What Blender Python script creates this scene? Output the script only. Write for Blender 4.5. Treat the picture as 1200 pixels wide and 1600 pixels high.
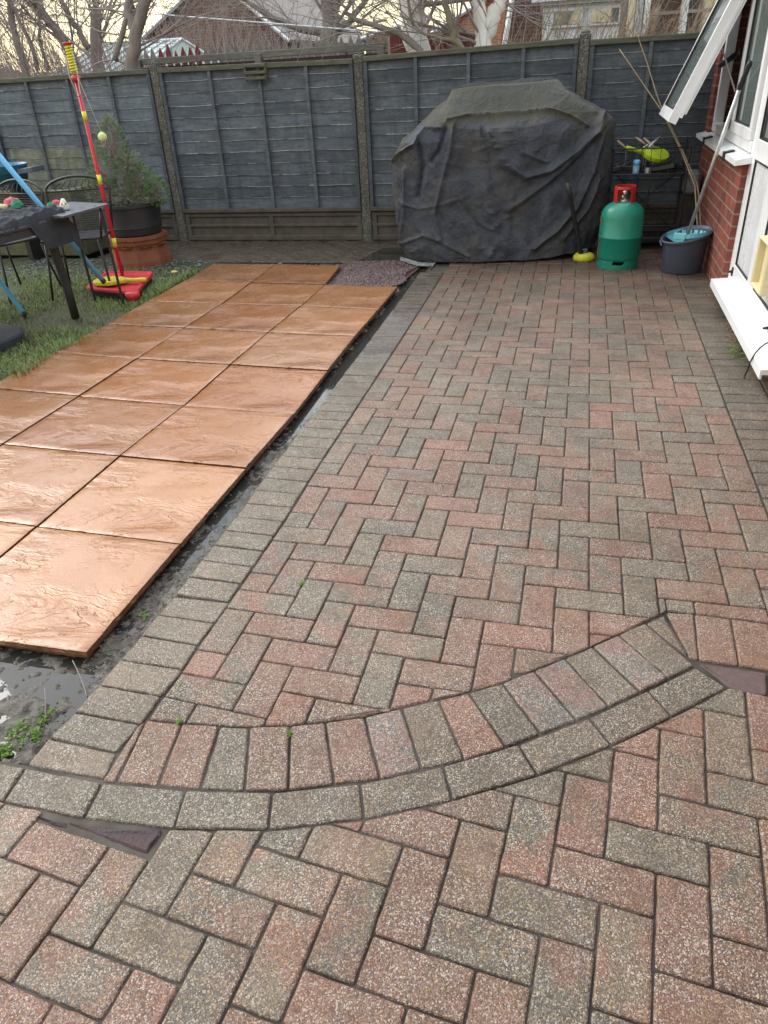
import bpy, bmesh, math, random
import numpy as np
from mathutils import Vector, Matrix, noise
PI = math.pi
for o in list(bpy.data.objects): bpy.data.objects.remove(o)
SC = bpy.context.scene
COL = SC.collection
rnd = random.Random(7)

# ------------------------------------------------------------------ camera
CP = (0.975, -1.335, 1.425)
YAW, PIT, ROL, FPX = 0.265, 1.0305, -0.055, 1147.0
RM = Matrix.Rotation(YAW, 3, 'Z') @ Matrix.Rotation(PIT, 3, 'X') @ Matrix.Rotation(ROL, 3, 'Z')
cd = bpy.data.cameras.new('camera'); cam = bpy.data.objects.new('camera', cd); COL.objects.link(cam)
cam.matrix_world = Matrix.Translation(CP) @ RM.to_4x4()
cd.sensor_fit = 'HORIZONTAL'; cd.sensor_width = 36; cd.lens = FPX / 1200 * 36
cd.clip_start = 0.02; cd.clip_end = 500
SC.camera = cam
# ------------------------------------------------------------------ world and sun (low winter daylight under thin cloud)
SUN_EL, SUN_AZ = math.radians(38), math.radians(-68)       # azimuth measured from +Y towards +X
w = bpy.data.worlds.new('World'); SC.world = w; w.use_nodes = True
nt = w.node_tree; nt.nodes.clear()
sky = nt.nodes.new('ShaderNodeTexSky'); sky.sky_type = 'NISHITA'; sky.sun_disc = False
sky.sun_elevation = SUN_EL; sky.sun_rotation = SUN_AZ; sky.air_density = 1.0; sky.dust_density = 3.0; sky.ozone_density = 1.0
bgn = nt.nodes.new('ShaderNodeBackground'); bgn.inputs['Strength'].default_value = 0.15
# thin bright cloud over the clear sky: neutral overhead, warm towards the low winter sun's horizon
tcw = nt.nodes.new('ShaderNodeTexCoord'); sxw = nt.nodes.new('ShaderNodeSeparateXYZ'); nt.links.new(tcw.outputs['Generated'], sxw.inputs[0])
cr_w = nt.nodes.new('ShaderNodeValToRGB'); nt.links.new(sxw.outputs[2], cr_w.inputs[0])
els = cr_w.color_ramp.elements
while len(els) < 4: els.new(0.5)
for e_, (p_, c_) in zip(els, ((0.0, (1.0, 0.84, 0.47)), (0.12, (1.0, 0.88, 0.58)), (0.30, (0.78, 0.79, 0.77)), (0.9, (0.76, 0.83, 0.93)))): e_.position = p_; e_.color = (*c_, 1)
nzw = nt.nodes.new('ShaderNodeTexNoise'); nzw.inputs['Scale'].default_value = 2.2; nzw.inputs['Detail'].default_value = 5; nt.links.new(tcw.outputs['Generated'], nzw.inputs['Vector'])
mr = nt.nodes.new('ShaderNodeMapRange'); mr.inputs[1].default_value = 0.35; mr.inputs[2].default_value = 0.65; mr.inputs[3].default_value = 4.6; mr.inputs[4].default_value = 7.6; nt.links.new(nzw.outputs['Fac'], mr.inputs[0])
dtw = nt.nodes.new('ShaderNodeVectorMath'); dtw.operation = 'DOT_PRODUCT'; nt.links.new(tcw.outputs['Generated'], dtw.inputs[0]); dtw.inputs[1].default_value = Vector((-0.25, 0.80, 0.62)).normalized()
mr2 = nt.nodes.new('ShaderNodeMapRange'); mr2.interpolation_type = 'SMOOTHSTEP'; mr2.inputs[1].default_value = 0.25; mr2.inputs[2].default_value = 1.0; mr2.inputs[3].default_value = 1.25; mr2.inputs[4].default_value = 2.0; nt.links.new(dtw.outputs['Value'], mr2.inputs[0])
mlw = nt.nodes.new('ShaderNodeMath'); mlw.operation = 'MULTIPLY'; nt.links.new(mr.outputs[0], mlw.inputs[0]); nt.links.new(mr2.outputs[0], mlw.inputs[1])
scw = nt.nodes.new('ShaderNodeVectorMath'); scw.operation = 'SCALE'; nt.links.new(cr_w.outputs[0], scw.inputs[0]); nt.links.new(mlw.outputs[0], scw.inputs['Scale'])
mx = nt.nodes.new('ShaderNodeMix'); mx.data_type = 'RGBA'; mx.inputs[0].default_value = 0.80
ow = nt.nodes.new('ShaderNodeOutputWorld')
nt.links.new(sky.outputs[0], mx.inputs[6]); nt.links.new(scw.outputs[0], mx.inputs[7]); nt.links.new(mx.outputs[2], bgn.inputs['Color']); nt.links.new(bgn.outputs[0], ow.inputs[0])
sl = bpy.data.lights.new('sun', 'SUN'); sl.energy = 0.9; sl.angle = math.radians(28); sl.color = (1.0, 0.95, 0.88)
so = bpy.data.objects.new('sun', sl); COL.objects.link(so)
sd = Vector((math.sin(SUN_AZ) * math.cos(SUN_EL), math.cos(SUN_AZ) * math.cos(SUN_EL), math.sin(SUN_EL)))
so.rotation_euler = sd.to_track_quat('Z', 'Y').to_euler()
SC.view_settings.view_transform = 'Standard'; SC.view_settings.look = 'None'
SC.view_settings.exposure = 0.95; SC.view_settings.gamma = 1
SC.render.engine = 'CYCLES'; SC.render.resolution_x = 768; SC.render.resolution_y = 1024

# ------------------------------------------------------------------ survey helper: where a sight line meets a plane of the place
def at(uv, axis, val):
    d = RM @ Vector(((uv[0] - 600) / FPX, (800 - uv[1]) / FPX, -1))
    t = (val - CP[axis]) / d[axis]
    return Vector(CP) + d * t
def gxy(uv, z=0.0):
    q = at(uv, 2, z); return (q.x, q.y)

# ------------------------------------------------------------------ materials
def nodes(name):
    m = bpy.data.materials.new(name); m.use_nodes = True
    t = m.node_tree; b = t.nodes['Principled BSDF']
    return m, t, b
def N(t, typ, **kw):
    n = t.nodes.new(typ)
    for k, v in kw.items():
        if k.startswith('i_'):
            key = k[2:]; key = int(key) if key.isdigit() else key.replace('_', ' ')
            n.inputs[key].default_value = v
        else: setattr(n, k, v)
    return n
def mixc(t, a, b, f, mode='MIX'):
    n = N(t, 'ShaderNodeMix', data_type='RGBA', blend_type=mode)
    for sock, v in ((n.inputs[6], a), (n.inputs[7], b), (n.inputs[0], f)):
        if isinstance(v, bpy.types.NodeSocket): t.links.new(v, sock)
        elif isinstance(v, (int, float)): sock.default_value = v
        else: sock.default_value = (*v[:3], 1)
    return n.outputs[2]
def ramp(t, src, stops):
    r = N(t, 'ShaderNodeValToRGB'); e = r.color_ramp.elements
    while len(e) < len(stops): e.new(0.5)
    for k, (p, c) in enumerate(stops):
        e[k].position = p; e[k].color = (*c, 1) if isinstance(c, tuple) else (c, c, c, 1)
    t.links.new(src, r.inputs[0]); return r.outputs[0]
def coords(t, scale=(1, 1, 1), kind='Object'):
    tc = N(t, 'ShaderNodeTexCoord'); mp = N(t, 'ShaderNodeMapping'); mp.inputs['Scale'].default_value = scale
    t.links.new(tc.outputs[kind], mp.inputs[0]); return mp.outputs[0]
def nz(t, vec, scale, detail=6, rough=0.6, dist=0.0):
    n = N(t, 'ShaderNodeTexNoise'); n.inputs['Scale'].default_value = scale; n.inputs['Detail'].default_value = detail
    n.inputs['Roughness'].default_value = rough; n.inputs['Distortion'].default_value = dist
    t.links.new(vec, n.inputs['Vector']); return n.outputs['Fac']
def bump(t, b, h, strength, dist, prev=None):
    n = N(t, 'ShaderNodeBump'); n.inputs['Strength'].default_value = strength; n.inputs['Distance'].default_value = dist
    t.links.new(h, n.inputs['Height'])
    if prev: t.links.new(prev, n.inputs['Normal'])
    t.links.new(n.outputs[0], b.inputs['Normal']); return n.outputs[0]
def pm(name, c1, c2=None, scale=8, rough=0.5, bs=0.2, bd=0.004, metal=0.0, stretch=(1, 1, 1), spec=0.5, dirt=None, r2=None, coat=0):
    """two tone weathered material: c1/c2 mottled by noise, fine bump, optional dirt colour in patches"""
    m, t, b = nodes(name); v = coords(t, stretch)
    f = nz(t, v, scale, 8, 0.65)
    c = mixc(t, c1, c2 or tuple(x * 0.7 for x in c1), ramp(t, f, [(0.35, 0.0), (0.65, 1.0)]))
    if dirt:
        g = nz(t, v, scale * 0.37 + 1.3, 9, 0.72, 0.6)
        c = mixc(t, c, dirt[0], ramp(t, g, [(dirt[1], 0.0), (dirt[1] + 0.14, 0.85)]))
    t.links.new(c, b.inputs['Base Color'])
    rr = ramp(t, nz(t, v, scale * 2.1, 5), [(0.3, max(rough - 0.12, 0.03)), (0.7, min((r2 or rough + 0.12), 1))])
    t.links.new(rr, b.inputs['Roughness'])
    b.inputs['Metallic'].default_value = metal; b.inputs['Specular IOR Level'].default_value = spec
    b.inputs['Coat Weight'].default_value = coat
    bump(t, b, nz(t, v, scale * 7, 8, 0.7), bs, bd)
    return m
M = {}
def paver_mat(name, wet=0.0):
    m, t, b = nodes(name); v = coords(t)
    a1 = N(t, 'ShaderNodeVertexColor', layer_name='col').outputs[0]
    a2 = N(t, 'ShaderNodeVertexColor', layer_name='colb').outputs[0]
    f = nz(t, v, 9, 5, 0.6, 0.4)
    base = mixc(t, a1, a2, ramp(t, f, [(0.42, 0.0), (0.58, 1.0)]))
    grime = nz(t, v, 1.7, 7, 0.65)
    base = mixc(t, base, mixc(t, base, (0.66, 0.66, 0.60), 1.0, 'MULTIPLY'), ramp(t, grime, [(0.42, 0.0), (0.62, 0.9)]))
    blot = nz(t, v, 16, 8, 0.75, 0.5)
    base = mixc(t, base, mixc(t, base, (0.58, 0.60, 0.54), 1.0, 'MULTIPLY'), ramp(t, blot, [(0.50, 0.0), (0.66, 0.8)]))
    # fence shade put into the colour with some wetness: darker, browner towards the fence
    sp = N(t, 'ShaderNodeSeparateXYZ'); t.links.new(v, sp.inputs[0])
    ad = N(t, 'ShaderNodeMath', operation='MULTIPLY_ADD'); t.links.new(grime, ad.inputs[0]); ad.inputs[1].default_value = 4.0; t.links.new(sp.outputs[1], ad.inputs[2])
    shade_damp = N(t, 'ShaderNodeMapRange', interpolation_type='SMOOTHSTEP'); shade_damp.inputs[1].default_value = 3.6; shade_damp.inputs[2].default_value = 7.2; t.links.new(ad.outputs[0], shade_damp.inputs[0])
    vo = N(t, 'ShaderNodeTexVoronoi'); vo.inputs['Scale'].default_value = 385
    wp = N(t, 'ShaderNodeVectorMath', operation='ADD')
    nn = N(t, 'ShaderNodeTexNoise'); nn.inputs['Scale'].default_value = 150; t.links.new(v, nn.inputs['Vector'])
    sc_ = N(t, 'ShaderNodeVectorMath', operation='SCALE'); sc_.inputs['Scale'].default_value = 0.0015
    t.links.new(nn.outputs['Color'], sc_.inputs[0]); t.links.new(v, wp.inputs[0]); t.links.new(sc_.outputs[0], wp.inputs[1])
    t.links.new(wp.outputs[0], vo.inputs['Vector'])
    sep = N(t, 'ShaderNodeSeparateColor'); t.links.new(vo.outputs['Color'], sep.inputs[0])
    sand = nz(t, v, 520, 3, 0.7)
    c = mixc(t, base, mixc(t, base, (0.50, 0.47, 0.45), 1.0, 'MULTIPLY'), ramp(t, sand, [(0.40, 0.9), (0.60, 0.0)]))
    wear = ramp(t, nz(t, v, 7, 6, 0.7), [(0.36, 0.35), (0.60, 1.0)])
    def mul(x, y): n = N(t, 'ShaderNodeMath', operation='MULTIPLY'); t.links.new(x, n.inputs[0]); t.links.new(y, n.inputs[1]); return n.outputs[0]
    grey = mixc(t, base, (0.36, 0.33, 0.29), 0.40)
    c = mixc(t, c, grey, mul(ramp(t, sep.outputs[1], [(0.50, 0.0), (0.60, 0.8)]), wear))
    c = mixc(t, c, (0.05, 0.045, 0.042), ramp(t, sep.outputs[2], [(0.84, 0.0), (0.86, 0.75)]))
    c = mixc(t, c, (0.48, 0.435, 0.36), mul(ramp(t, sep.outputs[0], [(0.86, 0.0), (0.90, 0.85)]), wear))
    c = mixc(t, c, (0.40, 0.27, 0.11), ramp(t, sep.outputs[0], [(0.0, 0.75), (0.04, 0.75), (0.055, 0.0)]))
    c = mixc(t, c, mixc(t, c, (0.58, 0.52, 0.47), 1.0, 'MULTIPLY'), shade_damp.outputs[0])
    c = mixc(t, c, (0.05, 0.06, 0.022), ramp(t, nz(t, v, 31, 7, 0.8), [(0.60, 0.0), (0.72, 0.6)]))
    t.links.new(c, b.inputs['Base Color'])
    rr = ramp(t, nz(t, v, 4, 8, 0.7), [(0.38, 0.34 - 0.15 * wet), (0.62, 0.70 - 0.25 * wet)])
    t.links.new(rr, b.inputs['Roughness']); b.inputs['Specular IOR Level'].default_value = 0.5
    vb = N(t, 'ShaderNodeMath', operation='MULTIPLY'); vb.inputs[1].default_value = -1.0
    t.links.new(vo.outputs['Distance'], vb.inputs[0])
    p = bump(t, b, vb.outputs[0], 0.6 - .3 * wet, 0.002)
    bump(t, b, nz(t, v, 55, 8, 0.75), 0.75, 0.0042, p)
    return m
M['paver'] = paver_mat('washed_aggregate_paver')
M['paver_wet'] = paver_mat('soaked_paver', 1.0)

def sandstone():
    m, t, b = nodes('wet_riven_sandstone'); v = coords(t)
    a1 = N(t, 'ShaderNodeVertexColor', layer_name='col').outputs[0]
    def mth(op, x, y=None, z=None):
        n = N(t, 'ShaderNodeMath', operation=op)
        for k, q in enumerate((x, y, z)):
            if q is None: continue
            if isinstance(q, (int, float)): n.inputs[k].default_value = q
            else: t.links.new(q, n.inputs[k])
        return n.outputs[0]
    f = nz(t, v, 1.9, 8, 0.6, 0.6)
    c = mixc(t, a1, mixc(t, a1, (0.74, 0.62, 0.50), 1.0, 'MULTIPLY'), ramp(t, f, [(0.38, 0.0), (0.64, 0.7)]))
    f2 = nz(t, v, 6, 9, 0.7, 0.3)
    c = mixc(t, c, mixc(t, c, (1.12, 1.12, 1.08), 1.0, 'MULTIPLY'), ramp(t, f2, [(0.50, 0.0), (0.66, 0.5)]))
    # split bedding planes: a stretched noise cut into terraces, whose little steps are the riven lines
    vs = coords(t, (0.85, 2.1, 1)); w1 = nz(t, vs, 1.8, 7, 0.52, 0.5)
    lv = mth('MULTIPLY', w1, 22.0); fr = mth('FRACT', lv); fl = mth('FLOOR', lv)
    sm = N(t, 'ShaderNodeMapRange', interpolation_type='SMOOTHSTEP'); sm.inputs[1].default_value = 0.88; sm.inputs[2].default_value = 1.0; t.links.new(fr, sm.inputs[0])
    ter = mth('ADD', fl, sm.outputs[0]); ter = mth('MULTIPLY', ter, 1 / 22.0)
    msk = ramp(t, nz(t, v, 3.1, 5, 0.6), [(0.44, 0.0), (0.56, 1.0)])
    line = mth('MULTIPLY', ramp(t, fr, [(0.84, 0.0), (0.94, 1.0), (1.0, 0.2)]), msk)
    c = mixc(t, c, mixc(t, c, (0.58, 0.47, 0.38), 1.0, 'MULTIPLY'), mth('MULTIPLY', line, 0.8))
    g2 = nz(t, v, 210, 5, 0.8)
    c = mixc(t, c, mixc(t, c, (0.72, 0.66, 0.60), 1.0, 'MULTIPLY'), ramp(t, g2, [(0.45, 0.0), (0.70, 0.9)]))
    dt = nz(t, v, 13, 10, 0.8, 0.4)
    c = mixc(t, c, (0.10, 0.075, 0.05), ramp(t, dt, [(0.66, 0.0), (0.72, 0.7)]))
    t.links.new(c, b.inputs['Base Color'])
    rr = ramp(t, nz(t, v, 3.3, 7, 0.65), [(0.36, 0.07), (0.60, 0.38)])
    t.links.new(rr, b.inputs['Roughness']); b.inputs['Specular IOR Level'].default_value = 0.5
    b.inputs['Coat Weight'].default_value = 0.6; b.inputs['Coat Roughness'].default_value = 0.08; b.inputs['Coat IOR'].default_value = 1.33
    tm = mth('MULTIPLY', mth('SUBTRACT', ter, mth('MULTIPLY', lv, 1 / 22.0)), msk)
    und = nz(t, coords(t, (0.6, 1.4, 1)), 2.2, 4, 0.5)
    p = bump(t, b, und, 0.4, 0.014)
    p = bump(t, b, tm, 1.0, 0.05, p)
    p = bump(t, b, nz(t, v, 24, 8, 0.7), 0.30, 0.004, p)
    p = bump(t, b, g2, 0.5, 0.0012, p)
    t.links.new(p, b.inputs['Coat Normal'])
    return m
M['stone'] = sandstone()

def brick_mat(name, c1, c2, mortar, sx=1.0, scale=1.0):
    m, t, b = nodes(name)
    tc = N(t, 'ShaderNodeTexCoord'); br = N(t, 'ShaderNodeTexBrick')
    mp = N(t, 'ShaderNodeMapping'); t.links.new(tc.outputs['UV'], mp.inputs[0]); t.links.new(mp.outputs[0], br.inputs['Vector'])
    br.inputs['Scale'].default_value = scale; br.inputs['Brick Width'].default_value = 0.225; br.inputs['Row Height'].default_value = 0.075
    br.inputs['Mortar Size'].default_value = 0.007; br.inputs['Mortar Smooth'].default_value = 0.15; br.inputs['Bias'].default_value = -0.1
    br.inputs['Color1'].default_value = (*c1, 1); br.inputs['Color2'].default_value = (*c2, 1); br.inputs['Mortar'].default_value = (*mortar, 1)
    v = coords(t); n = nz(t, v, 14, 8, 0.7)
    c = mixc(t, br.outputs['Color'], mixc(t, br.outputs['Color'], (0.55, 0.5, 0.5), 1.0, 'MULTIPLY'), ramp(t, n, [(0.42, 0.0), (0.68, 0.9)]))
    t.links.new(c, b.inputs['Base Color']); b.inputs['Roughness'].default_value = 0.8
    inv = N(t, 'ShaderNodeMath', operation='SUBTRACT'); inv.inputs[0].default_value = 1.0; t.links.new(br.outputs['Fac'], inv.inputs[1])
    p = bump(t, b, inv.outputs[0], 0.7, 0.006); bump(t, b, nz(t, v, 120, 6, 0.7), 0.35, 0.002, p)
    return m
M['brick'] = brick_mat('red_facing_brick', (0.235, 0.058, 0.034), (0.15, 0.042, 0.034), (0.26, 0.17, 0.125))
M['brick_far'] = brick_mat('old_mauve_brick', (0.17, 0.085, 0.07), (0.13, 0.07, 0.06), (0.22, 0.19, 0.17))
M['brick_lit'] = brick_mat('sunlit_orange_brick', (0.55, 0.25, 0.10), (0.42, 0.18, 0.08), (0.5, 0.4, 0.3))  # orange of the sunlight put into the brick colour
M['sand'] = pm('joint_sand', (0.085, 0.068, 0.052), (0.020, 0.018, 0.014), 3.1, 0.8, 0.8, 0.004, dirt=((0.035, 0.055, 0.012), 0.62))
M['soil'] = pm('wet_soil', (0.060, 0.046, 0.034), (0.028, 0.022, 0.017), 14, 0.55, 0.9, 0.02)
def mud_mat():
    m, t, b = nodes('wet_mud'); v = coords(t)
    f = nz(t, v, 26, 9, 0.7)
    c = mixc(t, (0.150, 0.128, 0.096), (0.026, 0.020, 0.014), ramp(t, f, [(0.35, 0.0), (0.62, 1.0)]))
    g = nz(t, v, 7, 8, 0.7)
    c = mixc(t, c, (0.055, 0.060, 0.020), ramp(t, g, [(0.55, 0.0), (0.72, 0.7)]))
    t.links.new(c, b.inputs['Base Color'])
    t.links.new(ramp(t, f, [(0.3, 0.10), (0.7, 0.45)]), b.inputs['Roughness'])
    p = bump(t, b, nz(t, v, 60, 9, 0.75), 0.9, 0.008); return m
M['mud'] = mud_mat()
def water_mat(name, col, ripple=0.02):
    m, t, b = nodes(name); v = coords(t)
    b.inputs['Base Color'].default_value = (*col, 1); b.inputs['Roughness'].default_value = 0.03
    b.inputs['IOR'].default_value = 1.33; b.inputs['Specular IOR Level'].default_value = 0.9
    bump(t, b, nz(t, v, 20, 3, 0.5), ripple, 0.01); return m
M['water'] = water_mat('muddy_puddle_water', (0.030, 0.029, 0.024))
def slate_paint():
    m, t, b = nodes('slate_blue_fence_paint')
    a1 = N(t, 'ShaderNodeVertexColor', layer_name='col').outputs[0]
    v = coords(t, (1, 1, 9)); f = nz(t, v, 3.5, 10, 0.7, 0.5)
    c = mixc(t, a1, mixc(t, a1, (0.55, 0.58, 0.62), 1.0, 'MULTIPLY'), ramp(t, f, [(0.36, 0.0), (0.66, 1.0)]))
    v2 = coords(t); g = nz(t, v2, 6, 10, 0.75, 0.7)
    c = mixc(t, c, mixc(t, c, (1.75, 1.68, 1.55), 1.0, 'MULTIPLY'), ramp(t, g, [(0.46, 0.0), (0.70, 0.9)]))
    v4 = coords(t, (3.0, 1, 26)); st = nz(t, v4, 5, 8, 0.75, 1.2)
    c = mixc(t, c, mixc(t, c, (0.50, 0.52, 0.55), 1.0, 'MULTIPLY'), ramp(t, st, [(0.50, 0.0), (0.62, 0.9)]))
    v5 = coords(t, (9, 1, 0.8)); dr = nz(t, v5, 2.2, 7, 0.7)
    c = mixc(t, c, mixc(t, c, (0.70, 0.78, 0.66), 1.0, 'MULTIPLY'), ramp(t, dr, [(0.52, 0.0), (0.68, 0.8)]))
    v3 = coords(t, (1.2, 1, 3.2)); kn = N(t, 'ShaderNodeTexVoronoi'); kn.inputs['Scale'].default_value = 3.3; t.links.new(v3, kn.inputs['Vector'])
    c = mixc(t, c, mixc(t, c, (0.35, 0.35, 0.4), 1.0, 'MULTIPLY'), ramp(t, kn.outputs['Distance'], [(0.0, 1.0), (0.06, 0.7), (0.10, 0.0)]))
    t.links.new(c, b.inputs['Base Color']); b.inputs['Roughness'].default_value = 0.62; b.inputs['Specular IOR Level'].default_value = 0.35
    gr = coords(t, (1.5, 1, 30)); bump(t, b, nz(t, gr, 6, 9, 0.7, 0.6), 0.65, 0.006); return m
M['slate'] = slate_paint()
def concrete():
    m, t, b = nodes('exposed_aggregate_concrete'); v = coords(t)
    vo = N(t, 'ShaderNodeTexVoronoi'); vo.inputs['Scale'].default_value = 150; t.links.new(v, vo.inputs['Vector'])
    sep = N(t, 'ShaderNodeSeparateColor'); t.links.new(vo.outputs['Color'], sep.inputs[0])
    c = mixc(t, (0.105, 0.10, 0.080), (0.058, 0.058, 0.046), ramp(t, nz(t, v, 9, 8, 0.7), [(0.4, 0.0), (0.65, 1.0)]))
    c = mixc(t, c, (0.38, 0.36, 0.31), ramp(t, sep.outputs[0], [(0.84, 0.0), (0.90, 0.55)]))
    c = mixc(t, c, (0.035, 0.03, 0.028), ramp(t, sep.outputs[1], [(0.80, 0.0), (0.84, 0.8)]))
    t.links.new(c, b.inputs['Base Color']); b.inputs['Roughness'].default_value = 0.85
    bump(t, b, vo.outputs['Distance'], 0.7, -0.004 if False else 0.004); return m
M['concrete'] = concrete()
M['gravelboard'] = pm('damp_concrete_board', (0.095, 0.078, 0.060), (0.055, 0.046, 0.036), 11, 0.75, 0.5, 0.004)
M['cap'] = pm('green_weathered_timber', (0.115, 0.112, 0.078), (0.06, 0.062, 0.045), 9, 0.8, 0.6, 0.004, stretch=(1, 1, 6), dirt=((0.17, 0.17, 0.145), 0.56))
M['bare'] = pm('bare_mossy_timber', (0.20, 0.195, 0.135), (0.10, 0.115, 0.07), 5, 0.85, 0.6, 0.004, stretch=(1, 1, 6))
M['sleeper'] = pm('mossy_sleeper', (0.13, 0.125, 0.065), (0.065, 0.068, 0.035), 7, 0.85, 0.7, 0.006, stretch=(1, 1, 3), dirt=((0.05, 0.045, 0.03), 0.55))
M['upvc'] = pm('white_upvc', (0.78, 0.79, 0.80), (0.745, 0.755, 0.765), 5, 0.28, 0.05, 0.001, dirt=((0.60, 0.59, 0.54), 0.72), spec=0.5)
def plain(name, col, rough):
    m, t, b = nodes(name); v = coords(t); b.inputs['Roughness'].default_value = rough
    t.links.new(mixc(t, col, tuple(x * .90 for x in col), ramp(t, nz(t, v, 2.2, 7, .7), [(.45, 0.0), (.75, 1.0)])), b.inputs['Base Color']); return m
M['upvc'] = plain('white_upvc_profile', (0.80, 0.81, 0.82), 0.25)
M['upvc_panel'] = pm('white_upvc_panel', (0.70, 0.71, 0.735), (0.66, 0.67, 0.69), 3, 0.25, 0.03, 0.001)
M['rubber'] = pm('black_rubber', (0.016, 0.016, 0.018), None, 20, 0.5, 0.2, 0.001)
M['blackmetal'] = pm('black_painted_metal', (0.012, 0.012, 0.014), (0.02, 0.018, 0.018), 30, 0.45, 0.3, 0.001)
M['greymesh'] = pm('dark_grey_mesh_metal', (0.05, 0.052, 0.056), (0.03, 0.031, 0.034), 30, 0.45, 0.3, 0.001)
M['tabletop'] = pm('grey_metal_tabletop', (0.11, 0.12, 0.135), (0.08, 0.088, 0.10), 10, 0.38, 0.2, 0.001)
M['darkwood'] = pm('black_stained_leg', (0.020, 0.019, 0.019), (0.034, 0.031, 0.028), 12, 0.6, 0.5, 0.003, stretch=(1, 1, .3))
def glass(name, tint, rough=0.04):
    m, t, b = nodes(name); b.inputs['Base Color'].default_value = (*tint, 1); b.inputs['Roughness'].default_value = rough
    b.inputs['Specular IOR Level'].default_value = 0.9; b.inputs['Transmission Weight'].default_value = 0.2; b.inputs['IOR'].default_value = 2.0
    v = coords(t); bump(t, b, nz(t, v, 2.0, 2), 0.03, 0.02); return m
M['glass'] = glass('window_glass', (0.16, 0.20, 0.19)); M['darkglass'] = glass('dark_window_glass', (0.05, 0.06, 0.06))
M['cylgreen'] = pm('green_gloss_cylinder_paint', (0.005, 0.20, 0.135), (0.005, 0.17, 0.112), 6, 0.36, 0.06, 0.001, dirt=((0.02, 0.10, 0.07), 0.62), coat=0.0)
M['red'] = pm('red_paint', (0.42, 0.016, 0.016), (0.30, 0.014, 0.014), 12, 0.4, 0.15, 0.001)
M['redplastic'] = pm('red_plastic', (0.56, 0.022, 0.040), (0.45, 0.022, 0.035), 12, 0.38, 0.1, 0.001, dirt=((0.06, 0.03, 0.02), 0.66))
M['yellowplastic'] = pm('yellow_plastic', (0.72, 0.66, 0.02), (0.6, 0.56, 0.03), 12, 0.4, 0.1, 0.001)
M['yellowdirty'] = pm('muddy_yellow_plastic', (0.60, 0.56, 0.03), (0.44, 0.42, 0.03), 16, 0.45, 0.2, 0.001, dirt=((0.03, 0.03, 0.015), 0.56))
M['lime'] = pm('lime_plastic', (0.50, 0.66, 0.03), (0.42, 0.56, 0.03), 12, 0.4, 0.1, 0.001)
M['ball'] = pm('tennis_ball_felt', (0.62, 0.68, 0.32), (0.5, 0.56, 0.25), 60, 0.9, 0.8, 0.002)
M['cord'] = pm('pale_cord', (0.55, 0.52, 0.40), None, 40, 0.7, 0.2, 0.001)
M['brass'] = pm('brass_valve', (0.55, 0.50, 0.38), (0.3, 0.28, 0.22), 20, 0.25, 0.1, 0.001, metal=0.9)
M['bluepole'] = pm('light_blue_paint', (0.17, 0.52, 0.82), (0.15, 0.47, 0.76), 10, 0.4, 0.08, 0.001, dirt=((0.03, 0.05, 0.06), 0.70))
M['bucket'] = pm('slate_grey_plastic', (0.060, 0.070, 0.100), (0.052, 0.060, 0.088), 8, 0.42, 0.1, 0.001)
M['aqua'] = pm('aqua_plastic', (0.20, 0.60, 0.66), (0.17, 0.52, 0.58), 8, 0.4, 0.1, 0.001)
M['alu'] = pm('brushed_aluminium', (0.52, 0.53, 0.54), (0.42, 0.43, 0.44), 20, 0.38, 0.1, 0.001, metal=0.6)
M['bamboo'] = pm('dry_bamboo', (0.33, 0.25, 0.15), (0.24, 0.18, 0.11), 18, 0.6, 0.2, 0.002)
M['terracotta'] = pm('terracotta', (0.235, 0.075, 0.032), (0.17, 0.055, 0.026), 9, 0.72, 0.4, 0.003, dirt=((0.09, 0.06, 0.035), 0.62))
M['blackpot'] = pm('black_plastic_pot', (0.016, 0.018, 0.020), (0.024, 0.026, 0.028), 9, 0.5, 0.15, 0.001)
M['needle'] = pm('conifer_green', (0.085, 0.185, 0.050), (0.13, 0.21, 0.08), 9, 0.7, 0.1, 0.001)
M['needle_dry'] = pm('conifer_grey', (0.23, 0.235, 0.17), (0.16, 0.16, 0.12), 9, 0.8, 0.1, 0.001)
M['grass'] = pm('lawn_grass', (0.14, 0.235, 0.045), (0.22, 0.27, 0.09), 5, 0.65, 0.1, 0.001)
M['lawn'] = pm('lawn_ground', (0.055, 0.080, 0.022), (0.06, 0.05, 0.03), 20, 0.85, 0.8, 0.02)
M['moss'] = pm('bright_moss', (0.12, 0.21, 0.025), (0.07, 0.13, 0.02), 40, 0.8, 0.6, 0.004)
M['chip2'] = pm('grey_pink_chippings', (0.10, 0.055, 0.042), (0.06, 0.04, 0.035), 60, 0.5, 0.5, 0.003)
M['slatechip'] = pm('plum_slate_chippings', (0.105, 0.050, 0.048), (0.055, 0.032, 0.034), 60, 0.5, 0.5, 0.003)
M['fabric'] = pm('dark_fabric', (0.022, 0.025, 0.030), (0.036, 0.040, 0.046), 18, 0.95, 0.5, 0.003)
M['white'] = pm('white_plastic', (0.78, 0.78, 0.74), None, 8, 0.35, 0.05, 0.001)
M['ivory'] = pm('ivory_plastic', (0.68, 0.60, 0.36), (0.62, 0.54, 0.32), 8, 0.4, 0.08, 0.001)
M['bark'] = pm('grey_bark', (0.26, 0.225, 0.20), (0.16, 0.14, 0.125), 10, 0.9, 0.8, 0.01, stretch=(1, 1, .4))
M['bark2'] = pm('brown_twigs', (0.33, 0.285, 0.26), (0.22, 0.19, 0.175), 10, 0.9, 0.5, 0.004)
M['straw'] = pm('dry_straw_stems', (0.33, 0.25, 0.17), (0.20, 0.14, 0.09), 10, 0.9, 0.4, 0.004)
M['birch'] = pm('birch_bark', (0.88, 0.87, 0.82), (0.70, 0.69, 0.64), 6, 0.8, 0.6, 0.006, dirt=((0.16, 0.14, 0.12), 0.64))
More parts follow.
